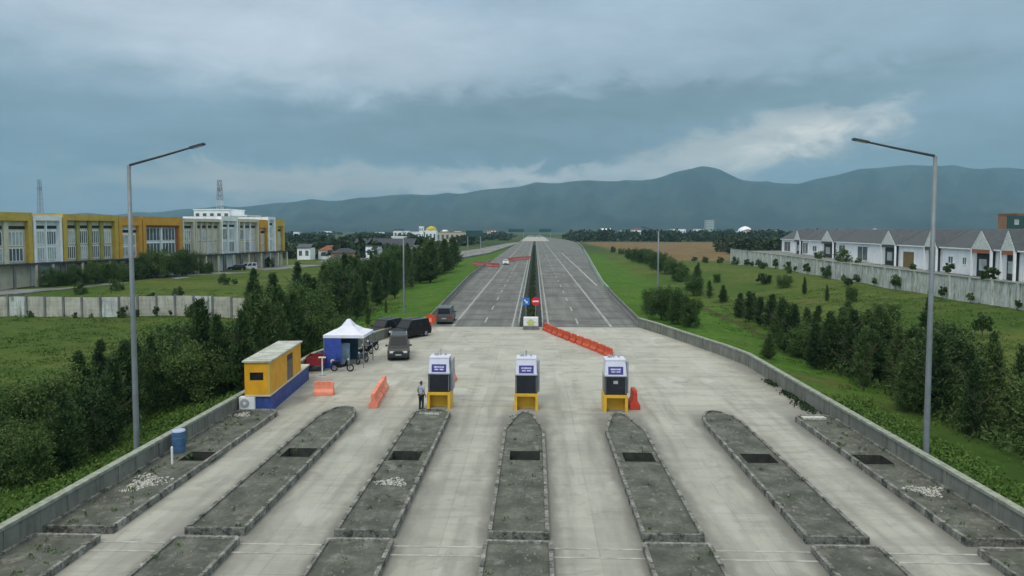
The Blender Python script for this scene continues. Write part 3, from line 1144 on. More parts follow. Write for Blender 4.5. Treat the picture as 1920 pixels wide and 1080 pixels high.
WHERE = {
    'fence foot': ('{} from the left along the foot of the panel fence', 'shrubs at the panel fence'),
    'terrace': ('{} from the camera before the white terrace houses', 'shrubs before the white houses'),
    'wall foot': ('{} from the camera along the foot of the retaining wall', 'shrubs at the retaining wall'),
    'near left': ('{} from the camera in the dark grove left of the plaza', 'trees beside the left plaza wall'),
    'far left': ('{} from the plaza in the belt left of the highway', 'trees in the belt left of the highway'),
    'left verge': ('{} from the blue tent on the bright grass slope', 'trees on the left grass slope'),
    'near right': ('{} from the camera in the belt beyond the right wall', 'trees beyond the right plaza wall'),
    'middle right': ('{} from the camera in the thin line crossing the grass', 'trees in the thin line on the right'),
    'right wall clump': ('{} in depth of the clump behind the right wall', 'trees in the clump by the right wall'),
    'right slip road row': ('{} from the lamp post in the row by the slip lane', 'trees in the row right of the slip lane'),
    'right meadow': ('{} from the camera of the young plants on the meadow', 'young trees on the right meadow'),
    'left lawn': ('{} from the fence on the lawn before the shophouses', 'young shrubs on the left lawn'),
    'shophouse street': ('{} from the left in the row before the shophouses', 'street trees before the shophouses'),
}
NAMES = {'c': 'conifer_tree', 'b': 'leafy_tree', 's': 'shrub'}
belts = {}
for t_ in TREES:
    belts.setdefault(t_[4], []).append(t_)
for belt, lst in belts.items():
    lst.sort(key=lambda q: q[1] if belt == 'fence foot' else q[2])
    for i, (k_, x, y, h_, _, wd, z) in enumerate(lst):
        cm, tm = PROTO[k_][tr.randrange(len(PROTO[k_]))]
        sh = 'tall' if h_ > 6.6 else ('short' if h_ < 3 else 'mid-height')
        lab = sh + ' ' + WORD[k_][0] + ' ' + WORD[k_][1] + ', ' + WHERE[belt][0].format(nth(i + 1))
        r_ = thing(NAMES[k_], lab, 'tree' if k_ != 's' else 'shrub', (x, y, z - .05), tr.uniform(0, 6.28), WHERE[belt][1])
        s_ = h_ / BASEH[k_]
        r_.scale = (s_ * wd, s_ * wd, s_)
        link('crown', cm, r_)
        link('trunk', tm, r_)

# undergrowth below the belts (one leafy mass per side)


def scatter(name, boxes, n, mat, label, seed, zmax=1.4, L=(.2, .5)):
    rs = np.random.RandomState(seed)
    P = []
    for (x0, x1, y0, y1, wgt) in boxes:
        m_ = int(n * wgt)
        cx = rs.uniform(x0, x1, m_ // 40 + 1)
        cy = rs.uniform(y0, y1, m_ // 40 + 1)
        ch = rs.uniform(.25, 1, m_ // 40 + 1) * zmax
        idx = rs.randint(0, len(cx), m_)
        x = cx[idx] + rs.normal(0, .55, m_)
        y = cy[idx] + rs.normal(0, .55, m_)
        z = gh(x, y) + ch[idx] * rs.uniform(0, 1, m_) ** .8
        P.append(np.stack([x, y, z], 1))
    P = np.concatenate(P)
    n_ = len(P)
    D = rs.normal(0, .6, (n_, 3)) + np.array([0, 0, .7])
    me = leafmesh(name, P, D, rs.uniform(*L, n_), rs.uniform(.07, .17, n_), mat, rs)
    return tag(link(name, me), label, 'undergrowth', kind='stuff')


scatter('undergrowth', [(-34, -26.5, 30, 52, .22), (-34, -25, 54, 110, .48), (-38, -28, 110, 220, .26)], 30000, 'leaf_dark', 'dark undergrowth below the left tree belt', 5)
scatter('undergrowth', [(26.5, 34, 34, 72, 1.0)], 20000, 'leaf_dark', 'dark undergrowth below the right tree belt', 6)
# rough grass tufts on the verges
scatter('rough_grass', [(-26, -18.4, 22, 60, .3), (17.8, 23, 20, 50, .2), (-60, -30, 35, 92, .2), (24, 56, 45, 120, .35), (-75, -20, 50, 120, .35)], 60000, 'grass_blade', 'rough grass tufts on the verges', 8, .26, (.10, .26))

# far woodland, one mass
rs = np.random.RandomState(9)
P, D, L_ = [], [], []


def wood(x, y, h, r, n):
    nrm = rs.normal(size=(n, 3))
    nrm /= np.linalg.norm(nrm, axis=1, keepdims=True)
    p = np.array([x, y, h * .5 - .6]) + nrm * rs.uniform(.6, 1.1, (n, 1)) * np.array([r, r, h * .55])
    P.append(p)
    D.append(nrm + rs.normal(0, .6, (n, 3)))
    L_.append(rs.uniform(.25, .5, n) * r)


for i in range(900):
    Y = 270 + 1500 * rs.rand() ** 1.7
    side = rs.rand()
    u_ = rs.uniform(-150, 955) if side < .5 else rs.uniform(1075, 2050)
    X = (u_ - 1003) / FPX * Y
    if 40 < X < 215 and 270 < Y < 680:
        continue
    if -48 < X < 40 and Y < 660:
        continue
    if X > 55 and Y < 300:
        continue
    if X < -20 and Y < 270 + .0 * X:
        continue
    wood(X, Y, rs.uniform(4, 8.5), rs.uniform(2.5, 5) * (1 + Y / 900), 90)
for i in range(150):
    X = rs.uniform(40, 330)
    wood(X, 690 + rs.rand() * 160, rs.uniform(7, 12), rs.uniform(4, 8), 90)
for i in range(60):   # wooded edge of the cleared plot, nearer on the right
    X = rs.uniform(95, 150)
    wood(X, 320 + rs.rand() * 60, rs.uniform(5, 8), rs.uniform(3, 5), 90)
P = np.concatenate(P); D = np.concatenate(D); L_ = np.concatenate(L_)
tag(link('far_woodland', leafmesh('far_woodland', P, D, L_ * 1.3, L_ * .9, 'leaf_far', rs)), 'dark wooded plain stretching to the foot of the mountains', 'woodland', kind='stuff')

# hedge in the median
rs = np.random.RandomState(12)
n = 12000
yy = 77.5 + 420 * rs.rand(n) ** 1.6
xx = -.45 + rs.normal(0, .30, n).clip(-.7, .7)
hh = .2 + .5 * (.5 + .5 * np.sin(yy * .9) * np.sin(yy * .37 + 1))
P = np.stack([xx, yy, -.05 + hh * rs.rand(n) ** .7], 1)
D = rs.normal(0, .6, (n, 3)) + np.array([0, 0, .5])
tag(link('hedge', leafmesh('hedge', P, D, rs.uniform(.2, .4, n), rs.uniform(.06, .15, n), 'leaf_far', rs)), 'low dark hedge running along the road median', 'hedge')

# ------------------------------------------------------------------ toll islands
ISW = 1.07


def ring_inset(poly, d):
    """inset a convex polygon (ccw) by d"""
    n_ = len(poly)
    out = []
    for i in range(n_):
        p0, p1, p2 = Vector(poly[i - 1]), Vector(poly[i]), Vector(poly[(i + 1) % n_])
        e1 = (p1 - p0).normalized()
        e2 = (p2 - p1).normalized()
        n1 = Vector((-e1.y, e1.x))
        n2 = Vector((-e2.y, e2.x))
        b = (n1 + n2)
        b = b / max(.3, b.length_squared) * 2
        out.append(tuple(p1 + b * d * .5 * (1.0)))
    return out


def island(label, cx, y0, y1, tip, hole=True, hz=.27, hx=0.0, left=None, right=None, hy=None):
    x0 = cx - ISW if left is None else left
    x1 = cx + ISW if right is None else right
    cx2 = (x0 + x1) / 2
    r_ = thing('toll_island', label, 'toll island', (0, 0, 0), 0, 'raised toll lane islands')
    if tip == 'point':
        outer = [(x0, y0), (x1, y0), (x1, y1 - 3.6), (cx2 + .55, y1 - 1.0), (cx2 + .22, y1), (cx2 - .22, y1), (cx2 - .55, y1 - 1.0), (x0, y1 - 3.6)]
    elif tip == 'round':
        outer = [(x0, y0), (x1, y0), (x1, y1 - 2.4), (x1 - .22, y1 - 1.1), (x1 - .6, y1 - .3), (cx2, y1), (x0 + .6, y1 - .3), (x0 + .22, y1 - 1.1), (x0, y1 - 2.4)]
    elif tip == 'square':
        outer = [(x0, y0), (x1, y0), (x1, y1 - .12), (x1 - .12, y1), (x0 + .12, y1), (x0, y1 - .12)]
    else:
        outer = [(x0, y0), (x1, y0), (x1, y1 - .5), (x1 - .4, y1), (x0 + .4, y1), (x0, y1 - .5)]
    inner = ring_inset(outer, .27)
    n_ = len(outer)
    mb = MB()
    for i in range(n_):
        j = (i + 1) % n_
        a, b, c, d = outer[i], outer[j], inner[j], inner[i]
        vs = [(*a, -.05), (*b, -.05), (*c, -.05), (*d, -.05), (*a, hz), (*b, hz), (*c, hz), (*d, hz)]
        mb.add(vs, [(3, 2, 1, 0), (4, 5, 6, 7), (0, 1, 5, 4), (2, 3, 7, 6)])
    mb.build('kerb', 'kerb_paint', r_)
    # top, set in strips so that the stair pit is a real hole
    bm = bmesh.new()
    zt = hz - .075
    vs = [bm.verts.new((*p, zt)) for p in inner]
    bm.faces.new(vs)
    if hole:
        hy0 = 31.15 if hy is None else hy
        hy1 = hy0 + 1.3
        hx0, hx1 = cx2 + hx - .70, cx2 + hx + .70
        for co, no in (((0, hy0, 0), (0, 1, 0)), ((0, hy1, 0), (0, 1, 0)), ((hx0, 0, 0), (1, 0, 0)), ((hx1, 0, 0), (1, 0, 0))):
            g_ = list(bm.verts) + list(bm.edges) + list(bm.faces)
            bmesh.ops.bisect_plane(bm, geom=g_, plane_co=co, plane_no=no)
        kill = [f for f in bm.faces if hx0 < f.calc_center_median().x < hx1 and hy0 < f.calc_center_median().y < hy1]
        bmesh.ops.delete(bm, geom=kill, context='FACES')
    me = bpy.data.meshes.new('top_surface')
    bm.to_mesh(me)
    bm.free()
    me.materials.append(MATS['island_concrete'])
    link('top_surface', me, r_)
    if hole:
        mb = MB()
        zz = -.82
        A = [(hx0, hy0), (hx1, hy0), (hx1, hy1), (hx0, hy1)]
        vs = [(*p, zt) for p in A] + [(*p, zz) for p in A]
        mb.add(vs, [(0, 1, 5, 4), (1, 2, 6, 5), (2, 3, 7, 6), (3, 0, 4, 7), (4, 5, 6, 7)])
        mb.build('stair_pit', 'pit_dark', r_)
        PITS.append((hx0, hx1, hy0, hy1))
        mb = MB()
        for (a0, a1, b0, b1) in ((hx0 - .10, hx0, hy0 - .10, hy1 + .10), (hx1, hx1 + .10, hy0 - .10, hy1 + .10), (hx0, hx1, hy0 - .10, hy0), (hx0, hx1, hy1, hy1 + .1)):
            mb.box(a0, a1, b0, b1, zt - .02, zt + .012)
        mb.build('pit_rim', 'island_concrete', r_)
    return r_


CX = [-11.22, -5.92, -.55, 4.77, 10.33]
YN, YF = 23.45, 39.6
isl = []
isl.append(island('long grey toll island with rounded tip nearest the orange cabin', CX[0], YN, 40.6, 'round', hx=.08, hy=31.3))
isl.append(island('grey toll island with blunt tip and white patches behind the left booth', CX[1], YN, 39.9, 'blunt', hx=-.08, hy=31.0))
isl.append(island('grey toll island tapering to a point behind the middle booth', CX[2], YN, 39.7, 'point', hx=.1, hy=31.2))
isl.append(island('grey toll island tapering to a point behind the right booth', CX[3], YN, 39.6, 'point', hx=.05))
isl.append(island('dark grey toll island with rounded tip, first one right of the booths', CX[4], YN, 40.2, 'round', hx=0))
isl.append(island('cluttered side island against the left plaza wall', 0, YN, 39.6, 'blunt', left=WALL_L + .12, right=-14.85, hx=.55, hy=30.6))
isl.append(island('side island with a pale slab against the right plaza wall', 0, YN, 39.4, 'blunt', left=14.6, right=WALL_R - .12, hx=-.2))
NW = 1.16
nl = ['near', 'near', 'near', 'near', 'near']
for i, cx in enumerate(CX):
    island(['nearest stub of toll island below the one beside the orange cabin lane', 'nearest stub of toll island in line with the left booth',
            'nearest stub of toll island in line with the middle booth', 'nearest stub of toll island in line with the right booth',
            'nearest stub of toll island, first one right of the booths'][i], cx, 8.0, 22.95, 'square', hole=False, left=cx - NW, right=cx + NW, hz=.24)
island('nearest stub of side island against the left plaza wall', 0, 8.0, 22.95, 'square', hole=False, left=WALL_L + .12, right=-14.9, hz=.24)
island('nearest stub of side island against the right plaza wall', 0, 8.0, 22.95, 'square', hole=False, left=14.6, right=WALL_R - .12, hz=.24)

cut_pits()

# chalky rubble and paint flecks on the islands


def rubble(label, cx, cy, sx, sy, n_, smin, smax, seed, z=.20):
    r2 = random.Random(seed)
    mb = MB()
    for i in range(int(n_ * 2.6)):
        a = r2.uniform(0, 6.28)
        q = r2.random() ** .6 * (1 + .35 * math.sin(a * 3 + seed))
        x = cx + math.cos(a) * q * sx
        y = cy + math.sin(a) * q * sy
        s_ = r2.uniform(smin, smax) * .42
        M = Matrix.Translation((x, y, z + s_ * .3)) @ Matrix.Rotation(r2.uniform(0, 6.28), 4, (r2.random(), r2.random(), 1))
        vs = [M @ Vector((px_ * s_ * r2.uniform(.6, 1), py_ * s_ * r2.uniform(.6, 1), pz_ * s_ * .3)) for pz_ in (-1, 1) for py_ in (-1, 1) for px_ in (-1, 1)]
        mb.add(vs, [(0, 2, 3, 1), (4, 5, 7, 6), (0, 1, 5, 4), (2, 6, 7, 3), (0, 4, 6, 2), (1, 3, 7, 5)])
    return tag(mb.build('rubble_heap', 'rubble_white'), label, 'rubble', 'pale rubble left on the islands', 'stuff')


RZ = .2
rubble('scatter of white rubble on the left side island', -16.2, 27.9, .75, .95, 130, .04, .13, 1)
rubble('white rubble beside the near end of the left wall', -17.05, 22.9, .3, .45, 40, .05, .15, 2, .02)
rubble('white rubble by the fan unit on the left side island', -16.6, 38.4, .55, .5, 40, .05, .14, 3)
rubble('white rubble in the middle of the blunt toll island', -5.95, 28.25, .62, .42, 110, .04, .10, 4)
rubble('white rubble at the tip of the blunt toll island', -5.95, 39.1, .62, .22, 60, .04, .11, 5)
rubble('white rubble on the right side island', 15.8, 28.0, .7, .55, 80, .05, .13, 6)
tag(MB().box(14.95, 16.2, 38.55, 39.0, .19, .30).build('pale_slab', 'rubble_white', bevel=.015), 'pale concrete slab lying on the right side island tip', 'slab')
# dark leaf litter at the foot of the right wall
scat = []
rs = np.random.RandomState(33)
P = []
for (cx, cy, s_) in [(16.4, 42.0, .9), (16.5, 48.5, .5), (16.5, 45, .6)]:
    P.append(np.stack([cx + rs.normal(0, .3 * s_, 260), cy + rs.normal(0, 1.0 * s_, 260), .02 + .12 * rs.rand(260)], 1))
P = np.concatenate(P)
P[:, 0] = np.minimum(P[:, 0], WALL_R - .3)
tag(link('leaf_litter', leafmesh('leaf_litter', P, rs.normal(size=P.shape), rs.uniform(.1, .3, len(P)), rs.uniform(.06, .16, len(P)), 'leaf_far', rs)),
    'dark weeds and litter at the foot of the right wall', 'litter', kind='stuff')
mb = MB()
r3 = random.Random(77)
for i in range(2600):
    isx = r3.choice([-16.2] * 3 + CX * 2 + [15.7] * 2)
    x = isx + max(-.76, min(.76, r3.gauss(0, .45)))
    y = r3.uniform(9, 38.4)
    if 22.6 < y < 23.9 or 30.3 < y < 32.8 or (y > 35.5 and abs(x - isx) > .3):
        continue
    q = r3.choice([.02, .03, .03, .05, .07])
    a = r3.uniform(0, 3)
    ca, sa = math.cos(a) * q, math.sin(a) * q
    zb = .19 if y > 23 else .16
    mb.add([(x + ca, y + sa, zb), (x - sa, y + ca, zb), (x - ca, y - sa, zb), (x + sa, y - ca, zb), (x, y, zb + q * 1.1)], [(0, 1, 4), (1, 2, 4), (2, 3, 4), (3, 0, 4)])
tag(mb.build('loose_stones', 'rubble_grey'), 'loose grey stones lying about on the concrete islands', 'stones', kind='stuff')
# weed tufts on the islands
P = []
for i in range(300):
    isx = rs.choice([-16.2] * 4 + CX + [15.7] * 3)
    cx = isx + rs.uniform(-.95, .95)
    cy = rs.uniform(10, 39)
    if 22.8 < cy < 23.6:
        continue
    m_ = rs.randint(4, 14)
    P.append(np.stack([cx + rs.normal(0, .06, m_), cy + rs.normal(0, .06, m_), .21 + .10 * rs.rand(m_)], 1))
P = np.concatenate(P)
tag(link('weeds', leafmesh('weeds', P, rs.normal(0, .5, P.shape) + np.array([0, 0, .8]), rs.uniform(.06, .15, len(P)), rs.uniform(.03, .06, len(P)), 'leaf_mid', rs)),
    'small weeds sprouting on the concrete islands', 'weeds', kind='stuff')

# ------------------------------------------------------------------ plaza walls and road barriers


def parapet(name, label, path, h=1.0, mat='parapet_concrete', gap=3.0, thick=.24, capw=.34):
    r_ = thing(name, label, 'wall', (0, 0, 0))
    t2 = thick / 2
    MB().sweep(path, [(-t2, -1.4), (-t2, h - .1), (t2, h - .1), (t2, -1.4)]).build('wall_body', mat, r_)
    c2 = capw / 2
    MB().sweep(path, [(-c2, h - .1), (-c2, h + .02), (c2, h + .02), (c2, h - .1)]).build('coping', 'coping', r_)
    # ribs
    mb = MB()
    for i in range(len(path) - 1):
        a, b = Vector(path[i]), Vector(path[i + 1])
        L = (b - a).length
        m_ = max(1, int(L / gap))
        d = (b - a).normalized()
        ang = math.atan2(d.y, d.x)
        for k_ in range(m_):
            p = a + d * (L * (k_ + .5) / m_)
            M = Matrix.Translation((p.x, p.y, 0)) @ Matrix.Rotation(ang, 4, 'Z')
            mb.box(-.10, .10, -t2 - .03, t2 + .03, -1.0, h - .11, M)
    mb.build('rib', mat, r_)
    return r_


simple('coping', (.27, .29, .235), .9, .25, 3, grime=.4, gcol=(.14, .16, .10, 1))
parapet('plaza_wall', 'stained grey parapet wall along the left plaza edge', [(WALL_L, -8), (WALL_L, 54.6)])
parapet('plaza_wall', 'grey parapet wall curving in along the right plaza edge', [(WALL_R, -8), (WALL_R, 30), (WALL_R, 55), (16.2, 59), (15.2, 63), (14.1, 67.5), (12.9, 72.5), (11.6, 77)])
parapet('plaza_wall', 'grey wall behind the tent narrowing to the highway', [(WALL_L, 54.8), (-16.6, 61), (-14.9, 68), (-12.8, 75), (-12.2, 77.5)], .95)

JER = [(-.28, -.9), (-.28, .0), (-.24, .18), (-.10, .36), (-.08, .82), (.08, .82), (.10, .36), (.24, .18), (.28, 0), (.28, -.9)]
tag(MB().sweep([(-12.2, 77.7), (-13.2, 110), (-14.55, 150), (-15.2, 215), (-15.3, 236)], JER).build('concrete_barrier', 'barrier_concrete'),
    'dark concrete barrier edging the left carriageway', 'barrier')
tag(MB().sweep([(11.75, 77.3), (12.4, 110), (12.8, 122)], JER).build('concrete_barrier', 'barrier_concrete'),
    'dark concrete barrier edging the right carriageway', 'barrier')

WB = [(-.03, .0), (.02, .04), (-.03, .10), (-.03, .14), (.02, .20), (-.03, .26), (-.045, .26), (.0, .2), (-.045, .14), (-.045, .10), (.0, .04), (-.045, 0)]


def guardrail(label, path, step=4.0, ymax=400, side=1):
    r_ = thing('guardrail', label, 'guardrail', (0, 0, 0))
    MB().sweep(path, [(w_ * 1.6, z_ * 1.15 + .48) for w_, z_ in WB]).build('rail_beam', 'guardrail', r_)
    cnt = 0
    for i in range(len(path) - 1):
        a, b = Vector(path[i]), Vector(path[i + 1])
        L = (b - a).length
        d = (b - a) / L
        k_ = 0
        while k_ * step < L:
            p = a + d * (k_ * step)
            if p.y < ymax and cnt < 95:
                if cnt == 0:
                    post = MB().box(-.055, .055, -.05, .05, -.7, .84)
                    pm = post.build('post', 'guardrail', r_)
                    pm.location = (p.x, p.y, 0)
                else:
                    c = pm.copy()
                    COL.objects.link(c)
                    c.parent = r_
                    c.location = (p.x, p.y, 0)
                cnt += 1
            k_ += 1
    return r_


guardrail('pale steel guardrail along the left side of the median', [(-1.78, 77.2), (-1.78, 690)])
guardrail('pale steel guardrail along the right side of the median', [(.88, 77.2), (.88, 690)])
guardrail('steel guardrail bending out along the slip lane edge', [(13.0, 122.5), (13.3, 135), (16.9, 200), (22, 290), (30.6, 450), (36.6, 600)])

# ------------------------------------------------------------------ median nose and signs
t = thing('median_block', 'white block with a yellow-green arrow board at the median nose', 'traffic block', (-.42, 74.6, 0))
MB().box(-.86, .86, -.35, .9, -.05, .38).build('base', 'barrier_concrete', t, bevel=.04)
MB().box(-.80, .80, -.22, .7, .38, 1.30).build('block', 'white_paint', t, bevel=.05)
mb = MB()
mb.add([(-.34, -.232, .45), (.34, -.232, .45), (.34, -.232, .75), (.55, -.232, .75), (0, -.232, 1.2), (-.55, -.232, .75), (-.34, -.232, .75)], [tuple(range(7))])
mb.add([(-.34, -.222, .45), (.34, -.222, .45), (.34, -.222, .75), (.55, -.222, .75), (0, -.222, 1.2), (-.55, -.222, .75), (-.34, -.222, .75)], [tuple(range(6, -1, -1))])
mb.build('arrow_mark', 'chevron', t)

t = thing('keep_left_sign', 'blue square sign with a white arrow on the median nose', 'road sign', (-.98, 76.8, 0))
MB().tube([(0, 0, -.2), (0, 0, 3.2)], .045, 8).build('pole', 'galvanised', t)
MB().box(-.40, .40, -.075, -.05, 2.4, 3.22).build('sign_panel', 'sign_blue', t)
mb = MB()
A = Matrix.Translation((0, -.082, 2.8)) @ Matrix.Rotation(R(135), 4, 'Y')
mb.add([A @ Vector(v) for v in [(-.06, 0, -.30), (.06, 0, -.30), (.06, 0, .06), (.18, 0, .06), (0, 0, .30), (-.18, 0, .06), (-.06, 0, .06)]], [tuple(range(7))])
mb.build('arrow_mark', 'white_paint', t)
t = thing('no_entry_sign', 'round red no entry sign with a white bar on the median nose', 'road sign', (.10, 76.9, 0))
MB().tube([(0, 0, -.2), (0, 0, 3.2)], .045, 8).build('pole', 'galvanised', t)
MB().tube([(0, -.05, 2.82), (0, -.08, 2.82)], .48, 28).build('sign_panel', 'sign_red', t)
MB().box(-.33, .33, -.09, -.082, 2.74, 2.90).build('white_bar', 'white_paint', t)

# ------------------------------------------------------------------ toll machines ("booths")


def booth(label, x, y, notice=False):
    r_ = thing('toll_machine_booth', label, 'toll booth', (x, y, 0), 0, 'automatic toll booths at the island tips')
    W_ = .70
    mb = MB()
    mb.box(-W_, -W_ + .16, -.12, 1.5, -.02, 1.0)
    mb.box(W_ - .16, W_, -.12, 1.5, -.02, 1.0)
    mb.box(-W_ + .16, W_ - .16, .55, 1.5, -.02, .84)
    mb.box(-W_ + .16, W_ - .16, -.12, 1.5, .84, 1.0)
    mb.build('guard_frame', 'booth_yellow', r_, bevel=.012)
    MB().box(-W_ + .05, W_ - .05, .02, 1.45, 1.0, 2.08).build('lower_cabinet', 'booth_black', r_, bevel=.015)
    for xx in (-.60, .58):
        MB().box(xx, xx + .02, .008, .03, 1.06, 2.02).build('cabinet_seam', 'booth_grey', r_)
    if notice:
        MB().box(-.14, .12, .004, .03, 1.66, 1.84).build('notice', 'plate', r_)
    f_ = MB().box(-W_ + .02, W_ - .02, -.01, 1.47, 2.08, 2.13)
    f_.build('ledge', 'booth_grey', r_)
    mb = MB()
    mb.frustum((-W_ + .06, W_ - .06, .04, 1.42), (-W_ + .12, W_ - .12, .22, 1.38), 2.13, 3.0)
    up = mb.build('upper_housing', 'booth_white', r_, bevel=.02)
    # the front face leans back: normal tilt
    def fy(z):
        return .04 + (z - 2.09) / .91 * .18
    mb = MB()
    mb.add([(-.44, fy(2.2) - .012, 2.2), (.44, fy(2.2) - .012, 2.2), (.44, fy(2.66) - .012, 2.66), (-.44, fy(2.66) - .012, 2.66),
            (-.44, fy(2.2) + .05, 2.2), (.44, fy(2.2) + .05, 2.2), (.44, fy(2.66) + .05, 2.66), (-.44, fy(2.66) + .05, 2.66)],
           [(0, 1, 2, 3), (4, 7, 6, 5), (0, 4, 5, 1), (1, 5, 6, 2), (2, 6, 7, 3), (3, 7, 4, 0)])
    dp = mb.build('display', 'booth_purple', r_)
    mb = MB()
    for (a, b, c, d) in ((-.30, .30, 2.46, 2.55), (-.26, -.02, 2.32, 2.40), (.04, .27, 2.32, 2.40)):
        mb.add([(a, fy(c) - .018, c), (b, fy(c) - .018, c), (b, fy(d) - .018, d), (a, fy(d) - .018, d)], [(0, 1, 2, 3)])
    mb.build('display_text', 'screen_text', dp)
    MB().box(-W_ + .10, W_ - .10, .20, 1.42, 3.0, 3.06).build('roof_plate', 'booth_white', r_)
    MB().box(-.38, -.14, .9, 1.1, 3.06, 3.2).build('roof_box', 'booth_grey', r_)
    MB().tube([(-.02, 1.05, 3.06), (-.02, 1.05, 3.42)], .05, 8).build('aerial', 'booth_grey', r_)
    MB().box(.22, .34, 1.0, 1.12, 3.06, 3.18).build('camera_box', 'booth_grey', r_)
    mb = MB()
    mb.box(W_ - .05, W_ + .10, .45, 1.42, 1.0, 2.9)
    mb.build('side_panel', 'booth_grey', r_, bevel=.01)
    return r_


booth('toll booth with yellow legs beside the standing man', -5.75, 41.0)
booth('toll booth with yellow legs at the pointed middle island', -.50, 40.8)
booth('toll booth with yellow legs beside a red barrier on the right', 4.78, 40.6, True)

# ------------------------------------------------------------------ water barriers


def barrier_mesh(mat, L=1.3, name='barrier_body'):
    mb = MB()
    h2 = L / 2
    mb.extr([(-.27, 0), (-.27, .22), (-.13, .42), (-.10, .86), (.10, .86), (.13, .42), (.27, .22), (.27, 0)], -h2 + .03, h2 - .03)
    o = mb.build(name, mat, None, bevel=.025)
    me_ = o.data
    bpy.data.objects.remove(o)
    mb = MB()
    for x in (-h2 * .55, 0, h2 * .55):
        mb.box(x - .12, x + .12, -.115, .115, .50, .90)
    o = mb.build('ridge', mat, None, bevel=.02)
    m2 = o.data
    bpy.data.objects.remove(o)
    return me_, m2


BM = {k_: barrier_mesh(k_) for k_ in ('orange_plastic', 'orange_faded', 'red_plastic', 'barrier_dull')}


def barrier(label, x, y, rz, mat='orange_plastic', group=None, sc=(1, 1, 1)):
    r_ = thing('water_barrier', label, 'barrier', (x, y, .002), rz, group)
    r_.scale = sc
    link('barrier_body', BM[mat][0], r_)
    link('top_rib', BM[mat][1], r_)
    return r_


row = [(.75, 76.0), (2.0, 73.2), (3.3, 70.2), (4.6, 66.8), (5.6, 63.8), (6.6, 60.4)]
pts = [Vector(G(u_, v_, 0).xy) for u_, v_ in ((1020, 618), (1046, 630), (1075, 641), (1105, 653), (1130, 663), (1148, 672))]
cum = [0]
for a, b in zip(pts, pts[1:]):
    cum.append(cum[-1] + (b - a).length)
nb = int(cum[-1] / 1.5)
for i in range(nb):
    s_ = cum[-1] * (i + .5) / nb
    q = max(j for j in range(len(cum)) if cum[j] <= s_)
    q = min(q, len(pts) - 2)
    f_ = (s_ - cum[q]) / (cum[q + 1] - cum[q])
    p = pts[q].lerp(pts[q + 1], f_)
    d = pts[q + 1] - pts[q]
    barrier('orange barrier, ' + nth(i + 1) + ' from the white median block in the slanting row', p.x, p.y, math.atan2(d.y, d.x) + jit(.09), 'orange_plastic', 'orange barriers slanting across the plaza', (1, 1, .88))
p = G(606, 742)
barrier('single orange barrier lying broadside near the orange cabin', p.x, p.y + .25, R(2), 'orange_faded')
a, b = G(699, 766).xy, G(722, 727).xy
for i in range(4):
    p = a.lerp(b, (i + .5) / 4)
    d = b - a
    barrier('faded orange barrier, ' + nth(i + 1) + ' from the camera in the short line left of the booths', p.x, p.y, math.atan2(d.y, d.x), 'orange_faded', 'faded orange barriers in a short line')
p = G(1189, 768)
barrier('red barrier set end-on against the right toll booth', p.x + .05, p.y + .55, R(90), 'red_plastic', None, (1.0, 1.15, 1.25))
p = G(846, 716)
barrier('faded orange barrier half hidden behind the left toll booth', p.x, p.y, R(80), 'orange_faded')
far = [G(u_, v_, 0) for u_, v_ in ((893, 497), (902, 498), (911, 499), (920, 500), (929, 501), (958, 490), (966, 488.5), (974, 487.5), (982, 487), (990, 486.5))]
for i, p in enumerate(far):
    barrier('far orange barrier, ' + nth(i + 1) + ' from the left in the line closing the slip road', p.x, p.y, R(-12 if i < 5 else 12), 'barrier_dull', 'far barriers across the slip road', (1.75, 1.5, 1.35))

# ------------------------------------------------------------------ orange cabin on its blue base
g0 = G(507, 774)
cab = thing('toll_cabin', 'orange toll cabin with flat pale roof on a long blue base', 'cabin', (g0.x, g0.y, 0), R(4.6))
mb = MB()
mb.prism([(-1.02, 0), (0, 0), (.02, 9.2), (-1.2, 9.2), (-1.2, .5)], -.02, 1.0)
mb.build('base', 'cabin_blue', cab, bevel=.03)
MB().box(-1.42, .06, -.12, 9.25, 1.0, 1.09).build('base_rim', 'cabin_trim', cab)
x0, x1, y0, y1, z0, z1 = -1.42, .02, -.1, 7.0, 1.09, 3.02
mb = MB()
th = .08
mb.box(x0, x1, y0, y0 + th, z0, 1.95)
mb.box(x0, x1, y0, y0 + th, 2.42, z1)
mb.box(x0, x0 + .30, y0, y0 + th, 1.95, 2.42)
mb.box(x1 - .36, x1, y0, y0 + th, 1.95, 2.42)
mb.box(x0, x1, y1 - th, y1, z0, z1)
mb.box(x0, x0 + th, y0 + th, y1 - th, z0, z1)
dy0, dy1 = 3.6, 5.0
mb.box(x1 - th, x1, y0 + th, dy0, z0, z1)
mb.box(x1 - th, x1, dy1, y1 - th, z0, z1)
mb.box(x1 - th, x1, dy0, dy1, 2.75, z1)
mb.build('wall', 'cabin_orange', cab)
mb = MB()
mb.box(x0 + .09, x1 - .09, y0 + .09, y1 - .09, z0, z0 + .02)
mb.box(x0 + .09, x0 + .12, y0 + .09, y1 - .09, z0 + .02, z1)
mb.build('interior', 'dark_opening', cab)
MB().box(x1 - .055, x1 - .03, dy0, dy1, z0, 2.75).build('door', 'door_dim', cab)
MB().box(x1 - .03, x1 - .012, dy0 + .1, dy1 - .1, 2.35, 2.70).build('door_window', 'dark_opening', cab)
MB().box(x0 + .31, x1 - .37, y0 + .03, y0 + .05, 1.96, 2.41).build('front_window', 'car_glass', cab)
mb = MB()
mb.box(x0 - .10, x1 + .10, y0 - .12, y1 + .15, 3.02, 3.12)
mb.build('roof', 'roof_sheet', cab, bevel=.01)
mb = MB()
for i in range(12):
    mb.box(x0 - .09, x1 + .09, y0 + .3 + i * .58, y0 + .36 + i * .58, 3.12, 3.145)
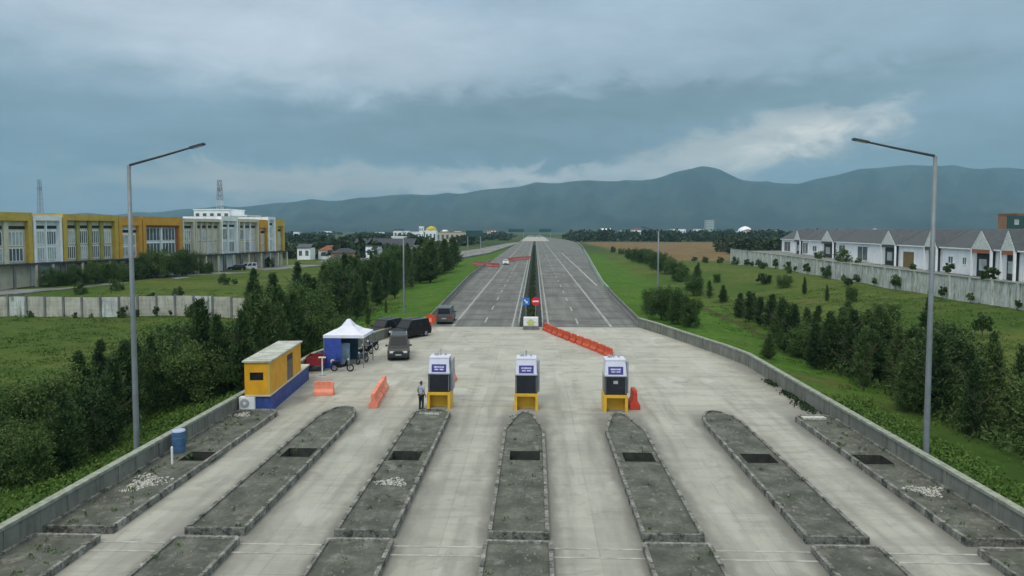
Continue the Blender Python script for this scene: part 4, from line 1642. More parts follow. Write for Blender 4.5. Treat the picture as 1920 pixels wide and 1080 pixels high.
mb.build('roof_rib', 'roof_sheet', cab)
MB().box(x1 - .12, x1 + .012, y0 - .012, y0 + .1, z0, z1).build('corner_post', 'shop_yellow', cab)

g1 = G(461, 768, .25)
ac = thing('fan_unit', 'white outdoor fan unit against the blue cabin base', 'air conditioner', (g1.x + .05, g1.y + .2, .255), R(3))
MB().box(-.46, .46, -.2, .2, .0, .72).build('casing', 'white_paint', ac, bevel=.02)
MB().tube([(-.12, -.2, .36), (-.12, -.215, .36)], .27, 24).build('fan_grille', 'booth_grey', ac)
MB().tube([(-.12, -.215, .36), (-.12, -.23, .36)], .08, 16).build('fan_hub', 'white_paint', ac)
MB().box(-.40, -.3, -.15, .15, -.07, 0).build('foot', 'booth_grey', ac)
MB().box(.3, .40, -.15, .15, -.07, 0).build('foot', 'booth_grey', ac)

# blue drum and white post on the left side island
g2 = G(336, 845, .25)
dr = thing('drum', 'blue drum standing on the left side island by the wall', 'drum', (g2.x, g2.y, .195))
MB().tube([(0, 0, 0), (0, 0, .05), (0, 0, .35), (0, 0, .38), (0, 0, .70), (0, 0, .73), (0, 0, 1.0)], [.29, .30, .30, .315, .315, .30, .30], 20).build('drum_body', 'drum_blue', dr)
MB().tube([(0, 0, 1.0), (0, 0, 1.05)], [.31, .29], 20).build('lid', 'drum_lid', dr)
g3 = G(323, 868, .25)
tag(MB().tube([(g3.x, g3.y, .2), (g3.x, g3.y, .95), (g3.x, g3.y, 1.0)], [.05, .05, .03], 10).build('marker_post', 'white_paint'), 'thin white post in front of the blue drum', 'post')

# ------------------------------------------------------------------ tent
g = G(608, 689)
tw = 3.1
tent = thing('gazebo_tent', 'white peaked canopy tent with blue side panels', 'tent', (g.x + tw / 2, g.y + tw / 2, 0), R(0))
h2 = tw / 2
mb = MB()
rings = [(h2 + .05, 2.32), (h2 + .05, 2.55), (h2 * .62, 2.78), (h2 * .30, 3.12), (.10, 3.62)]
ns = 8
for (ra, za) in rings:
    for c in range(4):
        for q in range(ns):
            t_ = q / ns
            cs = [(-1, -1), (1, -1), (1, 1), (-1, 1)]
            a_, b_ = cs[c], cs[(c + 1) % 4]
            sag = -.10 * math.sin(math.pi * t_) * (ra / h2) if za > 2.6 else 0
            mb.v.append(((a_[0] + (b_[0] - a_[0]) * t_) * ra, (a_[1] + (b_[1] - a_[1]) * t_) * ra, za + sag))
n_ = 4 * ns
for i in range(len(rings) - 1):
    for k_ in range(n_):
        mb.f.append((i * n_ + k_, i * n_ + (k_ + 1) % n_, (i + 1) * n_ + (k_ + 1) % n_, (i + 1) * n_ + k_))
        mb.mi.append(0)
mb.f.append(tuple(4 * n_ + k_ for k_ in range(n_)))
mb.mi.append(0)
mb.build('canopy', 'tent_white', tent)
for sx in (-1, 1):
    for sy in (-1, 1):
        MB().box(sx * h2 - .03, sx * h2 + .03, sy * h2 - .03, sy * h2 + .03, 0, 2.4).build('leg', 'galvanised', tent)
MB().box(-h2 + .04, -h2 + 1.35, -h2 - .02, -h2 + .01, .1, 2.32).build('front_panel', 'tent_blue', tent)
MB().box(-h2 + .01, -h2 + .04, -h2 + .04, h2 - .04, .05, 2.32).build('side_panel', 'tent_blue', tent)
MB().box(-h2 + .05, h2 - 1.2, h2 - .04, h2 - .01, .05, 2.32).build('back_panel', 'tent_teal', tent)
MB().box(-.55, .15, -.7, -.3, 0, 1.75).build('hanging_sheet', 'light_blue', tent)

bn = G(623, 689)
t = thing('banner_stand', 'dark blue upright banner with a white emblem before the tent', 'banner', (bn.x, bn.y - .6, 0), R(6))
MB().box(-.46, .46, -.03, .03, .05, 1.35).build('banner_panel', 'tent_blue', t)
mb = MB()
mb.tube([(.20, -.031, .62), (.20, -.038, .62)], .15, 16)
mb.build('emblem', 'white_paint', t)
MB().box(-.3, .3, -.25, .25, 0, .05).build('foot', 'booth_grey', t)

# ------------------------------------------------------------------ vehicles


def wheel_meshes(r=.34, wd=.22):
    a = MB().tube([(-wd / 2, 0, 0), (-wd / 2 + .03, 0, 0), (wd / 2 - .03, 0, 0), (wd / 2, 0, 0)], [r * .93, r, r, r * .93], 20)
    a.mats = ['tyre']; a.mi = [0] * len(a.f)
    b = MB().tube([(-wd / 2 - .012, 0, 0), (wd / 2 + .012, 0, 0)], [r * .62, r * .62], 16)
    b.mats = ['rim']; b.mi = [0] * len(b.f)
    return a.mesh('tyre'), b.mesh('rim')


WM = wheel_meshes()


def car(name, label, cat, loc, rz, paint, L=4.5, W_=1.78, H=1.75, kind='suv', group=None, plate='plate'):
    """front faces local -y"""
    r_ = thing(name, label, cat, loc, rz, group)
    h2 = W_ / 2
    f, b = -L / 2, L / 2
    zb, zs = .26, .98
    if kind == 'van':
        prof = [(f, zb), (f, .55), (f + .06, .80), (f + .55, .98), (f + .75, 1.02), (b, 1.02), (b + .02, .5), (b - .02, zb)]
        gb, gt = (-h2 + .05, h2 - .05, f + .55, b - .02), (-h2 + .17, h2 - .17, f + 1.25, b - .10)
    else:
        prof = [(f, zb), (f - .02, .55), (f + .05, .84), (f + .35, .96), (f + 1.15, 1.04), (b - .04, 1.04), (b + .02, .62), (b - .05, zb)]
        gb, gt = (-h2 + .05, h2 - .05, f + 1.0, b - .06), (-h2 + .18, h2 - .18, f + 1.75, b - .30)
    mb = MB().extr(prof, -h2, h2)
    mb.build('body', paint, r_, bevel=.05)
    mb = MB().frustum(gb, gt, 1.02, H)
    mb.build('roof', paint, r_, bevel=.05)

    def panel(nm, quad, mat, off):
        n = (quad[1] - quad[0]).cross(quad[3] - quad[0]).normalized()
        vs_ = [q + n * off for q in quad] + [q - n * .03 for q in quad]
        MB().add(vs_, [(0, 1, 2, 3), (7, 6, 5, 4), (0, 4, 5, 1), (1, 5, 6, 2), (2, 6, 7, 3), (3, 7, 4, 0)]).build(nm, mat, r_)

    def P(x, y, z):
        # point on the frustum at fraction z of its height, x,y fractions of its rectangle
        q = (z - 1.02) / (H - 1.02)
        X0 = gb[0] + (gt[0] - gb[0]) * q; X1 = gb[1] + (gt[1] - gb[1]) * q
        Y0 = gb[2] + (gt[2] - gb[2]) * q; Y1 = gb[3] + (gt[3] - gb[3]) * q
        return Vector((X0 + (X1 - X0) * x, Y0 + (Y1 - Y0) * y, z))
    lo, hi = 1.10, H - .09
    panel('windshield', [P(.07, 0, lo), P(.93, 0, lo), P(.92, 0, hi), P(.08, 0, hi)], 'car_glass', .008)
    panel('rear_window', [P(.93, 1, lo + .1), P(.07, 1, lo + .1), P(.08, 1, hi), P(.92, 1, hi)], 'car_glass', .008)
    for (ya, yb) in ((.06, .36), (.40, .66), (.70, .95)):
        panel('side_window', [P(1, ya, lo), P(1, yb, lo), P(1, yb, hi), P(1, ya + .02, hi)], 'car_glass', .008)
        panel('side_window', [P(0, yb, lo), P(0, ya, lo), P(0, ya + .02, hi), P(0, yb, hi)], 'car_glass', .008)
    for sx in (-1, 1):
        MB().box(sx * (h2 - .38) - .2, sx * (h2 - .38) + .2, f - .035, f + .1, .66, .82).build('headlight', 'lamp_glass', r_, bevel=.02)
        MB().box(sx * (h2 - .2) - .13, sx * (h2 - .2) + .13, b - .05, b + .035, .66, .98).build('tail_light', 'lamp_red', r_)
        MB().box(sx * (h2 + .10) - .10, sx * (h2 + .10) + .10, f + 1.2, f + 1.3, 1.03, 1.18).build('mirror', paint, r_, bevel=.02)
    MB().box(-.42, .42, f - .045, f + .1, .62, .80).build('grille', 'booth_black', r_)
    MB().box(-h2 + .12, h2 - .12, f - .06, f + .2, .30, .46).build('bumper', 'booth_black', r_, bevel=.02)
    MB().box(-.24, .24, f - .075, f - .055, .47, .58).build('number_plate', plate, r_)
    MB().box(-.24, .24, b + .025, b + .045, .62, .74).build('number_plate', plate, r_)
    for sx in (-1, 1):
        MB().box(sx * (h2 - .26) - .02, sx * (h2 - .26) + .02, gt[2] + .15, gt[3] - .1, H, H + .05).build('roof_rail', 'booth_grey', r_)
        for yy in (f + .82, b - .85):
            wh = bpy.data.objects.new('wheel', None)
            COL.objects.link(wh)
            wh.parent = r_
            wh.location = (sx * (h2 - .10), yy, .34)
            link('tyre', WM[0], wh)
            link('rim', WM[1], wh)
    return r_


p = G(738, 677)
c1 = car('parked_car', 'dark grey off-road car facing the camera beside the motorcycles', 'car', (p.x, p.y + 2.25, 0), R(10), 'car_dark_grey', 4.6, 1.78, 1.86)
p = G(778, 637)
car('parked_car', 'black off-road car parked askew beside the grass slope', 'car', (p.x - .75, p.y + 1.6, 0), R(-34), 'car_black', 4.4, 1.78, 1.8)
p = G(717, 640)
car('parked_car', 'dark car half hidden behind the dark grey off-road car', 'car', (p.x - .5, p.y + 3.4, 0), R(-25), 'car_black', 4.3, 1.75, 1.7)
p = G(833, 608)
car('parked_van', 'grey van parked with its back to the camera on the left shoulder', 'van', (p.x - .05, p.y + 2.1, 0), R(181), 'car_grey', 4.6, 1.8, 1.9, 'van')
p = G(948, 497)
car('white_car', 'white car beside the far orange barriers', 'car', (p.x, p.y + 2, 0), R(0), 'car_white', 4.3, 1.72, 1.5)
car('parked_car', 'dark car parked in front of the far shophouses', 'car', (at(436, 180).x, 180, .12), R(-70), 'car_black', 4.4, 1.75, 1.6)
car('parked_van', 'pale van parked in front of the far shophouses', 'van', (at(458, 183).x, 183, .12), R(-75), 'car_silver', 4.6, 1.75, 1.9, 'van')
0 and car('parked_car', 'silver car parked among the street trees by the shophouses', 'car', (at(168, 131).x, 131, .12), R(-75), 'car_silver', 4.3, 1.75, 1.6)


def torus_pts(r, n=14):
    return [(0, r * math.cos(2 * math.pi * i / n), r * math.sin(2 * math.pi * i / n)) for i in range(n + 1)]


def motorcycle(label, loc, rz, paint, group='motorcycles by the tent'):
    """length along y"""
    r_ = thing('motorcycle', label, 'motorcycle', loc, rz, group)
    for yy in (-.62, .62):
        wh = bpy.data.objects.new('wheel', None)
        COL.objects.link(wh)
        wh.parent = r_
        wh.location = (0, yy, .29)
        MB().tube(torus_pts(.24), .055, 8, False).build('tyre', 'tyre', wh)
        mb = MB().tube([(-.03, 0, 0), (.03, 0, 0)], .06, 10)
        for i in range(6):
            a = i * math.pi / 3
            mb.tube([(0, 0, 0), (0, math.cos(a) * .23, math.sin(a) * .23)], .012, 5)
        mb.build('rim', 'rim', wh)
    mb = MB()
    mb.extr([(-.42, .45), (-.30, .40), (.15, .28), (.30, .34), (.75, .62), (.80, .72), (.30, .68), (.05, .52), (-.22, .60), (-.36, .92), (-.46, .90)], -.11, .11)
    mb.build('body', paint, r_, bevel=.03)
    MB().extr([(.02, .68), (.30, .72), (.78, .76), (.80, .80), (.30, .80), (.05, .76)], -.12, .12).build('seat', 'booth_black', r_, bevel=.02)
    mb = MB()
    for sx in (-.07, .07):
        mb.tube([(sx, -.62, .29), (sx, -.42, .95)], .022, 6)
    mb.build('fork', 'rim', r_)
    mb = MB()
    mb.tube([(-.33, -.28, 1.02), (-.15, -.40, .99), (.15, -.40, .99), (.33, -.28, 1.02)], .018, 6)
    mb.build('handlebar', 'booth_black', r_)
    MB().box(-.08, .08, -.52, -.42, .86, 1.0).build('headlight', 'lamp_glass', r_, bevel=.02)
    mb = MB().tube([(.13, .15, .27), (.14, .75, .36)], [.035, .05], 8)
    mb.build('exhaust', 'rim', r_)
    for sx in (-1, 1):
        MB().tube([(sx * .22, -.34, 1.0), (sx * .26, -.36, 1.16)], .01, 5).build('mirror_stalk', 'booth_black', r_)
        MB().box(sx * .26 - .05, sx * .26 + .05, -.37, -.355, 1.14, 1.22).build('mirror', 'booth_black', r_)
    return r_


p = G(641, 697)
motorcycle('motorcycle parked side-on in front of the banner', (p.x, p.y + .1, 0), R(88), 'car_black')
p = G(676, 684)
motorcycle('motorcycle facing the camera at the front right tent leg', (p.x, p.y + .6, 0), R(-18), 'car_grey')
p = G(684, 668)
motorcycle('motorcycle second in depth at the right side of the tent', (p.x, p.y + .6, 0), R(-25), 'car_black')
p = G(694, 660)
motorcycle('motorcycle deepest in the row between tent and dark grey car', (p.x, p.y + .6, 0), R(-30), 'car_black')
p = G(664, 676)
motorcycle('dark motorcycle under the tent canopy edge', (p.x, p.y + .9, 0), R(-35), 'car_black')

# red cargo tricycle behind the cabin
p = G(586, 703)
t = thing('cargo_tricycle', 'red three-wheeled cargo motorcycle behind the orange cabin', 'cargo tricycle', (-16.75, 52.6, 0), R(186))
mb = MB()
mb.box(-.62, .62, -.2, 1.35, .52, .58)
for (a, b_, c, d) in ((-.62, -.58, -.2, 1.35), (.58, .62, -.2, 1.35), (-.58, .58, -.2, -.16), (-.58, .58, 1.31, 1.35)):
    mb.box(a, b_, c, d, .58, 1.18)
mb.build('cargo_bed', 'red_paint', t, bevel=.01)
MB().extr([(-1.25, .40), (-.45, .34), (-.25, .50), (-.25, .72), (-.80, .70), (-1.15, .98), (-1.28, .96)], -.13, .13).build('body', 'red_paint', t, bevel=.03)
MB().box(-.15, .15, -.85, -.30, .72, .82).build('seat', 'booth_black', t, bevel=.02)
MB().tube([(-.36, -1.0, 1.08), (-.15, -1.15, 1.04), (.15, -1.15, 1.04), (.36, -1.0, 1.08)], .02, 6).build('handlebar', 'booth_black', t)
for (xx, yy) in ((0, -1.35), (-.56, .75), (.56, .75)):
    wh = bpy.data.objects.new('wheel', None)
    COL.objects.link(wh)
    wh.parent = t
    wh.location = (xx, yy, .28)
    MB().tube(torus_pts(.22), .06, 8, False).build('tyre', 'tyre', wh)
    MB().tube([(-.04, 0, 0), (.04, 0, 0)], .15, 12).build('rim', 'rim', wh)
p = G(602, 704)
t = thing('signal_post', 'white T-shaped post behind the red cargo tricycle', 'post', (p.x + .1, p.y, 0))
MB().tube([(0, 0, 0), (0, 0, 1.3)], .05, 10).build('pole', 'white_paint', t)
MB().box(-.27, .27, -.06, .06, 1.3, 1.39).build('crossbar', 'white_paint', t, bevel=.01)
MB().box(-.22, .22, -.22, .22, 0, .06).build('foot', 'booth_grey', t)

# orange board beside the van
p = G(807, 615)
t = thing('warning_board', 'round orange warning board with pale centre beside the grey van', 'sign', (p.x, p.y, 0), R(-8))
MB().tube([(0, 0, .95), (0, -.03, .95)], .60, 24).build('sign_panel', 'orange_plastic', t)
MB().box(-.14, .16, -.045, -.031, .65, 1.12).build('pale_mark', 'orange_faded', t)
for sx in (-1, 1):
    MB().tube([(sx * .12, .02, .4), (sx * .3, .05, 0)], .025, 6).build('leg', 'booth_grey', t)

# ------------------------------------------------------------------ person


def skin_mesh(name, verts, edges, radii, mat, sub=2, root=0):
    me_ = bpy.data.meshes.new(name)
    me_.from_pydata(verts, edges, [])
    o = bpy.data.objects.new(name, me_)
    COL.objects.link(o)
    md = o.modifiers.new('skin', 'SKIN')
    md.use_smooth_shade = True
    for i, r_ in enumerate(radii):
        sv = me_.skin_vertices[0].data[i]
        sv.radius = r_ if hasattr(r_, '__len__') else (r_, r_)
        sv.use_root = (i == root)
    ms = o.modifiers.new('sub', 'SUBSURF')
    ms.levels = sub
    ms.render_levels = sub
    dg = bpy.context.evaluated_depsgraph_get()
    out = bpy.data.meshes.new_from_object(o.evaluated_get(dg))
    bpy.data.objects.remove(o)
    out.materials.clear()
    out.materials.append(MATS[mat])
    out.polygons.foreach_set('use_smooth', [True] * len(out.polygons))
    return out


def person(label, loc, rz, shirt, trousers):
    """stands facing local -y, weight on both feet, forearms slightly forward"""
    r_ = thing('person', label, 'person', loc, rz)
    V, Eg, Rd = [], [], []

    def v(x, y, z, r, parent=None):
        V.append((x, y, z))
        Rd.append(r)
        if parent is not None:
            Eg.append((parent, len(V) - 1))
        return len(V) - 1
    pel = v(0, 0, .93, (.135, .105))
    wa = v(0, -.005, 1.06, (.125, .09), pel)
    ch = v(0, .0, 1.24, (.15, .10), wa)
    nb_ = v(0, .01, 1.40, (.10, .075), ch)
    nk = v(0, .0, 1.47, .05, nb_)
    jw = v(0, -.025, 1.535, (.062, .075), nk)
    hd = v(0, -.01, 1.60, (.074, .092), jw)
    tp = v(0, .0, 1.675, (.052, .066), hd)
    for s_ in (-1, 1):
        sh = v(s_ * .175, .01, 1.38, .058, nb_)
        elb = v(s_ * .235, .03, 1.11, .042, sh)
        wr = v(s_ * .225, -.10, .90, .029, elb)
        pm_ = v(s_ * .222, -.135, .835, (.034, .02), wr)
        for q, (dx_, ln) in enumerate(((-.027, .062), (-.009, .072), (.009, .068), (.027, .055))):
            a = v(s_ * .222 + dx_ * .5, -.150 + dx_, .785, .009, pm_)
            v(s_ * .222 + dx_ * .5, -.140 + dx_, .785 - ln * .9, .007, a)
        th_ = v(s_ * .205, -.165, .85, .011, pm_)
        v(s_ * .200, -.182, .81, .008, th_)
        hp = v(s_ * .095, 0, .86, .088, pel)
        kn = v(s_ * .105, -.015, .48, .058, hp)
        an = v(s_ * .11, .02, .09, .038, kn)
        v(s_ * .12, -.06, .04, (.04, .032), an)
        V[-1] = (s_ * .12, -.06, .045)
        to = v(s_ * .125, -.15, .03, (.038, .022), len(V) - 1)
    link('body', skin_mesh('body', V, Eg, Rd, 'skin'), r_)
    sv = [(0, 0, .90), (0, -.005, 1.06), (0, 0, 1.24), (0, .01, 1.41), (-.175, .01, 1.385), (-.215, .02, 1.20), (.175, .01, 1.385), (.215, .02, 1.20)]
    link('shirt', skin_mesh('shirt', sv, [(0, 1), (1, 2), (2, 3), (3, 4), (4, 5), (3, 6), (6, 7)],
                            [(.155, .12), (.15, .112), (.168, .118), (.11, .088), .076, .066, .076, .066], shirt), r_)
    tv = [(0, 0, .94)]
    te, trd = [], [(.15, .118)]
    for s_ in (-1, 1):
        b_ = len(tv)
        tv += [(s_ * .095, 0, .85), (s_ * .106, -.015, .48), (s_ * .112, .02, .07)]
        te += [(0, b_), (b_, b_ + 1), (b_ + 1, b_ + 2)]
        trd += [.105, .076, .062]
    link('trousers', skin_mesh('trousers', tv, te, trd, trousers), r_)
    link('hair', skin_mesh('hair', [(0, .045, 1.60), (0, .03, 1.665), (0, -.045, 1.69)], [(0, 1), (1, 2)], [(.075, .06), (.082, .075), (.06, .04)], 'hair', root=1), r_)
    for s_ in (-1, 1):
        MB().tube([(s_ * .031, -.108, 1.60), (s_ * .031, -.115, 1.60)], .011, 8).build('eye', 'hair', r_)
    MB().add([(-.016, -.112, 1.565), (.016, -.112, 1.565), (0, -.105, 1.605), (0, -.138, 1.57)], [(0, 1, 3), (1, 2, 3), (2, 0, 3), (0, 2, 1)]).build('nose', 'skin', r_)
    MB().box(-.024, .024, -.114, -.104, 1.533, 1.541).build('mouth', 'lamp_red', r_)
    for s_ in (-1, 1):
        MB().box(s_ * .082 - .01, s_ * .082 + .01, -.01, .03, 1.565, 1.625).build('ear', 'skin', r_, bevel=.006)
    for s_ in (-1, 1):
        MB().extr([(-.20, .0), (-.20, .05), (-.09, .095), (.06, .10), (.065, .0)], s_ * .115 - .048, s_ * .115 + .048).build('shoe', 'booth_black', r_, bevel=.015)
    return r_


p = G(790, 768)
person('man in pale grey shirt and dark trousers standing by the left toll booth', (p.x, p.y, 0), R(150), 'shirt', 'trousers')

# ------------------------------------------------------------------ street lamps


def lamp(label, x, y, z0, Htop, arm, rise, side):
    r_ = thing('street_lamp', label, 'street lamp', (x, y, 0), 0, 'tall single-arm street lamps')
    MB().tube([(0, 0, z0 - .3), (0, 0, z0 + .02), (0, 0, 6.0), (0, 0, Htop)], [.15, .14, .115, .085], 12).build('pole', 'galvanised', r_, True)
    MB().tube([(0, 0, Htop - .12), (side * .06, 0, Htop + .02), (side * (arm * .5), 0, Htop + rise * .5), (side * (arm - .5), 0, Htop + rise * .88)], [.075, .06, .05, .042], 10).build('arm', 'lamp_dark', r_)
    a = math.atan2(rise, arm)
    M = Matrix.Translation((side * (arm - .25), 0, Htop + rise * .95)) @ Matrix.Rotation(-a * side, 4, 'Y')
    mb = MB()
    mb.box(-.36, .36, -.12, .12, -.05, .05, M)
    hd_ = mb.build('lamp_head', 'lamp_dark', r_, bevel=.02)
    mb = MB()
    mb.box(-.24, .24, -.09, .09, -.065, -.052, M)
    mb.build('lens', 'lamp_glass', hd_)
    MB().box(-.2, .2, -.2, .2, z0 - .3, z0 + .03).build('base_plate', 'galvanised', r_)
    return r_


lamp('nearest street lamp left of the plaza with its arm over the wall', -19.1, 32.2, ghf(-19.1, 32.2), 13.75, 3.55, .95, 1)
lamp('nearest street lamp right of the plaza with its arm over the wall', 18.1, 32.2, ghf(18.1, 32.2), 14.05, 3.6, .75, -1)
lamp('far street lamp on the bright slope left of the highway', -18.1, 95, ghf(-18.1, 95), 9.6, 2.2, .5, 1)
lamp('far street lamp behind the right wall beside the leafy clump', 16.8, 95, ghf(16.8, 95), 10.6, 2.2, .5, -1)

# ------------------------------------------------------------------ left concrete panel fence
fx0, fx1, fy = -88.0, -34.5, 95.5
fence = thing('panel_fence', 'pale concrete panel fence with dark posts across the left meadow', 'fence', (0, 0, 0))
n_ = int((fx1 - fx0) / 2.6)
for i in range(n_ + 1):
    x = fx0 + (fx1 - fx0) * i / n_
    zg = ghf(x, fy)
    po = MB().box(x - .14, x + .14, fy - .16, fy + .16, zg - .3, zg + 3.02).build('post', 'barrier_concrete', fence)
    if i < n_:
        x2 = fx0 + (fx1 - fx0) * (i + 1) / n_
        mb = MB()
        for k_ in range(5):
            mb.box(x + .14, x2 - .14, fy - .05 + .008 * (k_ % 2), fy + .05, zg - .25 + k_ * .62, zg - .25 + k_ * .62 + .60)
        mb.build('panel', 'panel_concrete' if (i * 7) % 5 else 'retaining_concrete', fence)

# ------------------------------------------------------------------ shophouses
SH0 = Vector((-94, 122, 0))
SHD = Vector((.231, .973, 0)).normalized()
SHA = math.atan2(SHD.y, SHD.x)
SHZ = .35


def shop(label, s0, s1, nb, H, frame, infill, head=1.5, side=.7, fin=None, glass='glass', band=True, finw=.35, grid=False, inner=None, gfz=4.3, proud=.7):
    base_ = SH0 + SHD * s0
    r_ = thing('shophouse', label, 'shophouse', (base_.x, base_.y, SHZ), SHA, 'row of shophouses on the left')
    L = s1 - s0 - .06
    MB().box(0, L, .9, 12, -.5, H - .5).build('wall', infill, r_)
    mb = MB()
    mb.box(0, L, 0, .9, gfz - .35, gfz)
    mb.box(0, L, -1.1, 0, gfz - .28, gfz - .06)
    mb.build('canopy', 'roof_dark', r_)
    mb = MB()
    mb.box(0, side, .9 - proud - .2, .898, gfz, H)
    mb.box(L - side, L, .9 - proud - .2, .898, gfz, H)
    mb.box(side, L - side, .9 - proud - .2, .898, H - head, H)
    mb.box(0, L, .9, 11.9, H - .5, H - .02)
    mb.build('frame', frame, r_)
    MB().box(.3, L - .3, 1.2, 11.6, H - .02, H + .05).build('roof', 'roof_grey', r_)
    w0, w1 = side, L - side
    bw = (w1 - w0) / nb
    if inner:
        mb = MB()
        mb.box(w0, w0 + .45, .45, .899, gfz, H - head)
        mb.box(w1 - .45, w1, .45, .899, gfz, H - head)
        mb.box(w0 + .45, w1 - .45, .45, .899, H - head - .5, H - head)
        mb.build('inner_frame', inner, r_)
        w0 += .45
        w1 -= .45
        bw = (w1 - w0) / nb
    ztop = H - head - (.5 if inner else 0)
    if band:
        MB().box(w0, w1, .84, .897, ztop - 1.55, ztop - .95).build('dark_band', 'dark_opening', r_)
        ztop -= 1.9
    if fin and nb > 1:
        for i in range(1, nb):
            x = w0 + bw * i
            MB().box(x - finw / 2, x + finw / 2, .45, .896, gfz, H - head - (.5 if inner else 0) - .02).build('pillar', fin, r_)
    hh_ = (ztop - gfz)
    for i in range(nb):
        xa, xb = w0 + bw * i + finw * .5 + .14, w0 + bw * (i + 1) - finw * .5 - .14
        for (za, zb_) in ((gfz + .45, gfz + hh_ * .47), (gfz + hh_ * .56, ztop - .15)):
            if zb_ - za < .5:
                continue
            g_ = glass[(i + (za > gfz + 1)) % len(glass)] if isinstance(glass, (list, tuple)) else glass
            wn_ = MB().box(xa, xb, .80, .893, za, zb_).build('window', g_, r_)
            mb = MB()
            nm = 4 if bw > 2.4 else 3
            for q in range(nm + 1):
                xx = xa + (xb - xa) * q / nm
                mb.box(xx - .05, xx + .05, .74, .892, za - .06, zb_ + .06)
            mb.box(xa + .06, xb - .06, .742, .891, zb_ - .05, zb_ + .06)
            mb.box(xa + .06, xb - .06, .742, .891, za - .06, za + .05)
            mb.build('window_frame', 'shop_white', wn_)
    # ground floor
    MB().box(.05, L - .05, 1.9, 2.0, -.4, gfz - .36).build('shopfront', 'shopfront_dark', r_)
    for i in range(nb + 1):
        x = min(max(.2, L * i / nb), L - .2)
        MB().box(x - .2, x + .2, -.95, -.6, -.5, gfz - .29).build('column', 'shop_cream' if i % 2 else 'barrier_concrete', r_)
    return r_


shop('cream shophouse with olive pillars cut by the left picture edge', -9.5, 3.9, 3, 13.6, 'shop_yellow', 'shop_cream', 1.5, .8, 'shop_cream', ('glass', 'glass_pale'), finw=.9)
shop('plain white two-bay shophouse between the yellow ones', 4.1, 10.1, 2, 13.1, 'shop_white', 'shop_white', .9, .5, 'shop_white', ('glass_pale', 'glass_pale', 'glass'), finw=.25)
shop('long yellow-framed shophouse with four bays', 10.3, 23.6, 4, 13.5, 'shop_yellow', 'shop_cream', 1.2, .9, 'shop_olive', ('glass', 'glass_pale', 'glass'), finw=.75)
shop('narrow orange-topped shophouse with pale glass behind the near lamp post', 23.7, 30.1, 1, 13.3, 'shop_orange', 'shop_white', 1.9, .9, None, 'glass_pale')
shop('orange-framed shophouse with a reddish inner frame and white grid windows', 30.3, 42.4, 2, 13.4, 'shop_orange', 'shop_white', 1.9, .9, 'shop_white', 'glass', False, .35, inner='shop_red')
shop('slim cream shophouse right of the orange-framed one', 42.5, 46.8, 1, 13.2, 'shop_cream', 'shop_cream', .8, .5, None, ('glass', 'glass_pale'))
shop('beige finned shophouse with three bays and a dark top strip', 47.0, 56.3, 4, 13.2, 'shop_cream', 'shop_beige', .7, .4, 'shop_cream', ('shop_beige', 'shop_beige', 'glass_pale'))
shop('white shophouse in the middle of the beige ones', 56.5, 63.2, 2, 14.0, 'shop_white', 'shop_white', 1.2, .5, 'shop_white', ('glass_pale', 'glass'))
shop('beige shophouse with white framed balcony bay', 63.4, 72.2, 3, 13.4, 'shop_cream', 'shop_beige', .8, .5, 'shop_white', ('shop_beige', 'glass', 'glass_pale'))
shop('shophouse with an orange top panel near the far row end', 72.4, 76.4, 1, 13.3, 'shop_orange', 'shop_cream', 2.2, .5, None, 'glass_pale')
shop('white slim shophouse near the far row end', 76.5, 80.2, 1, 14.2, 'shop_white', 'shop_white', .8, .6, None, 'glass_pale')
shop('last olive-yellow shophouse at the far end of the row', 80.3, 84.6, 1, 13.6, 'shop_yellow', 'shop_cream', 2.0, .8, None, 'glass_pale')

# street pavement before the shophouses
mb = MB()
a = SH0 + SHD * -12
b = SH0 + SHD * 92
nrm = Vector((SHD.y, -SHD.x, 0))
q = [a - nrm * 1.5, b - nrm * 1.5, b + nrm * 9, a + nrm * 9]
mb.prism([(v_.x, v_.y) for v_ in q][::-1], -1.2, .13)
tag(mb.build('street_pavement', 'ramp_asphalt'), 'grey street in front of the shophouses', 'street', kind='structure')

# ------------------------------------------------------------------ houses on the right terrace
HR0 = Vector((64.4, 88.5, 0))
HRD = Vector((.109, .994, 0)).normalized()
HZ = 3.85


def Yq(s_):
    return HR0 + HRD * s_


wallp = [(56.6, 74), (57, 81), (58.6, 124), (60.5, 156), (63.5, 200), (66, 236)]
mb = MB()
mb.prism([(wallp[0][0] + .1, 74.0)] + [(120, 74.0), (140, 240)] + [(x + .1, y) for x, y in wallp[::-1]][:-1], -2, HZ)
tag(mb.build('housing_terrace', 'ramp_asphalt'), 'raised terrace under the white houses', 'terrace', kind='structure')
rw = thing('retaining_wall', 'stained pale retaining wall below the white houses', 'wall', (0, 0, 0))
MB().sweep(wallp, [(.18, -1), (.12, HZ + .55), (-.12, HZ + .55), (-.18, -1)]).build('wall_body', 'retaining_concrete', rw)
mb = MB()
for i in range(len(wallp) - 1):
    a, b = Vector(wallp[i]), Vector(wallp[i + 1])
    L = (b - a).length
    m_ = int(L / 4.4)
    d = (b - a).normalized()
    ang = math.atan2(d.y, d.x)
    for k_ in range(m_):
        p = a + d * (L * (k_ + .5) / m_)
        M = Matrix.Translation((p.x, p.y, 0)) @ Matrix.Rotation(ang, 4, 'Z')
        mb.box(-.17, .17, -.1, .34, -1, HZ + .6, M)
mb.build('pilaster', 'retaining_concrete', rw)
MB().sweep(wallp, [(.24, HZ + .56), (.24, HZ + .70), (-.24, HZ + .70), (-.24, HZ + .56)]).build('coping', 'coping', rw)


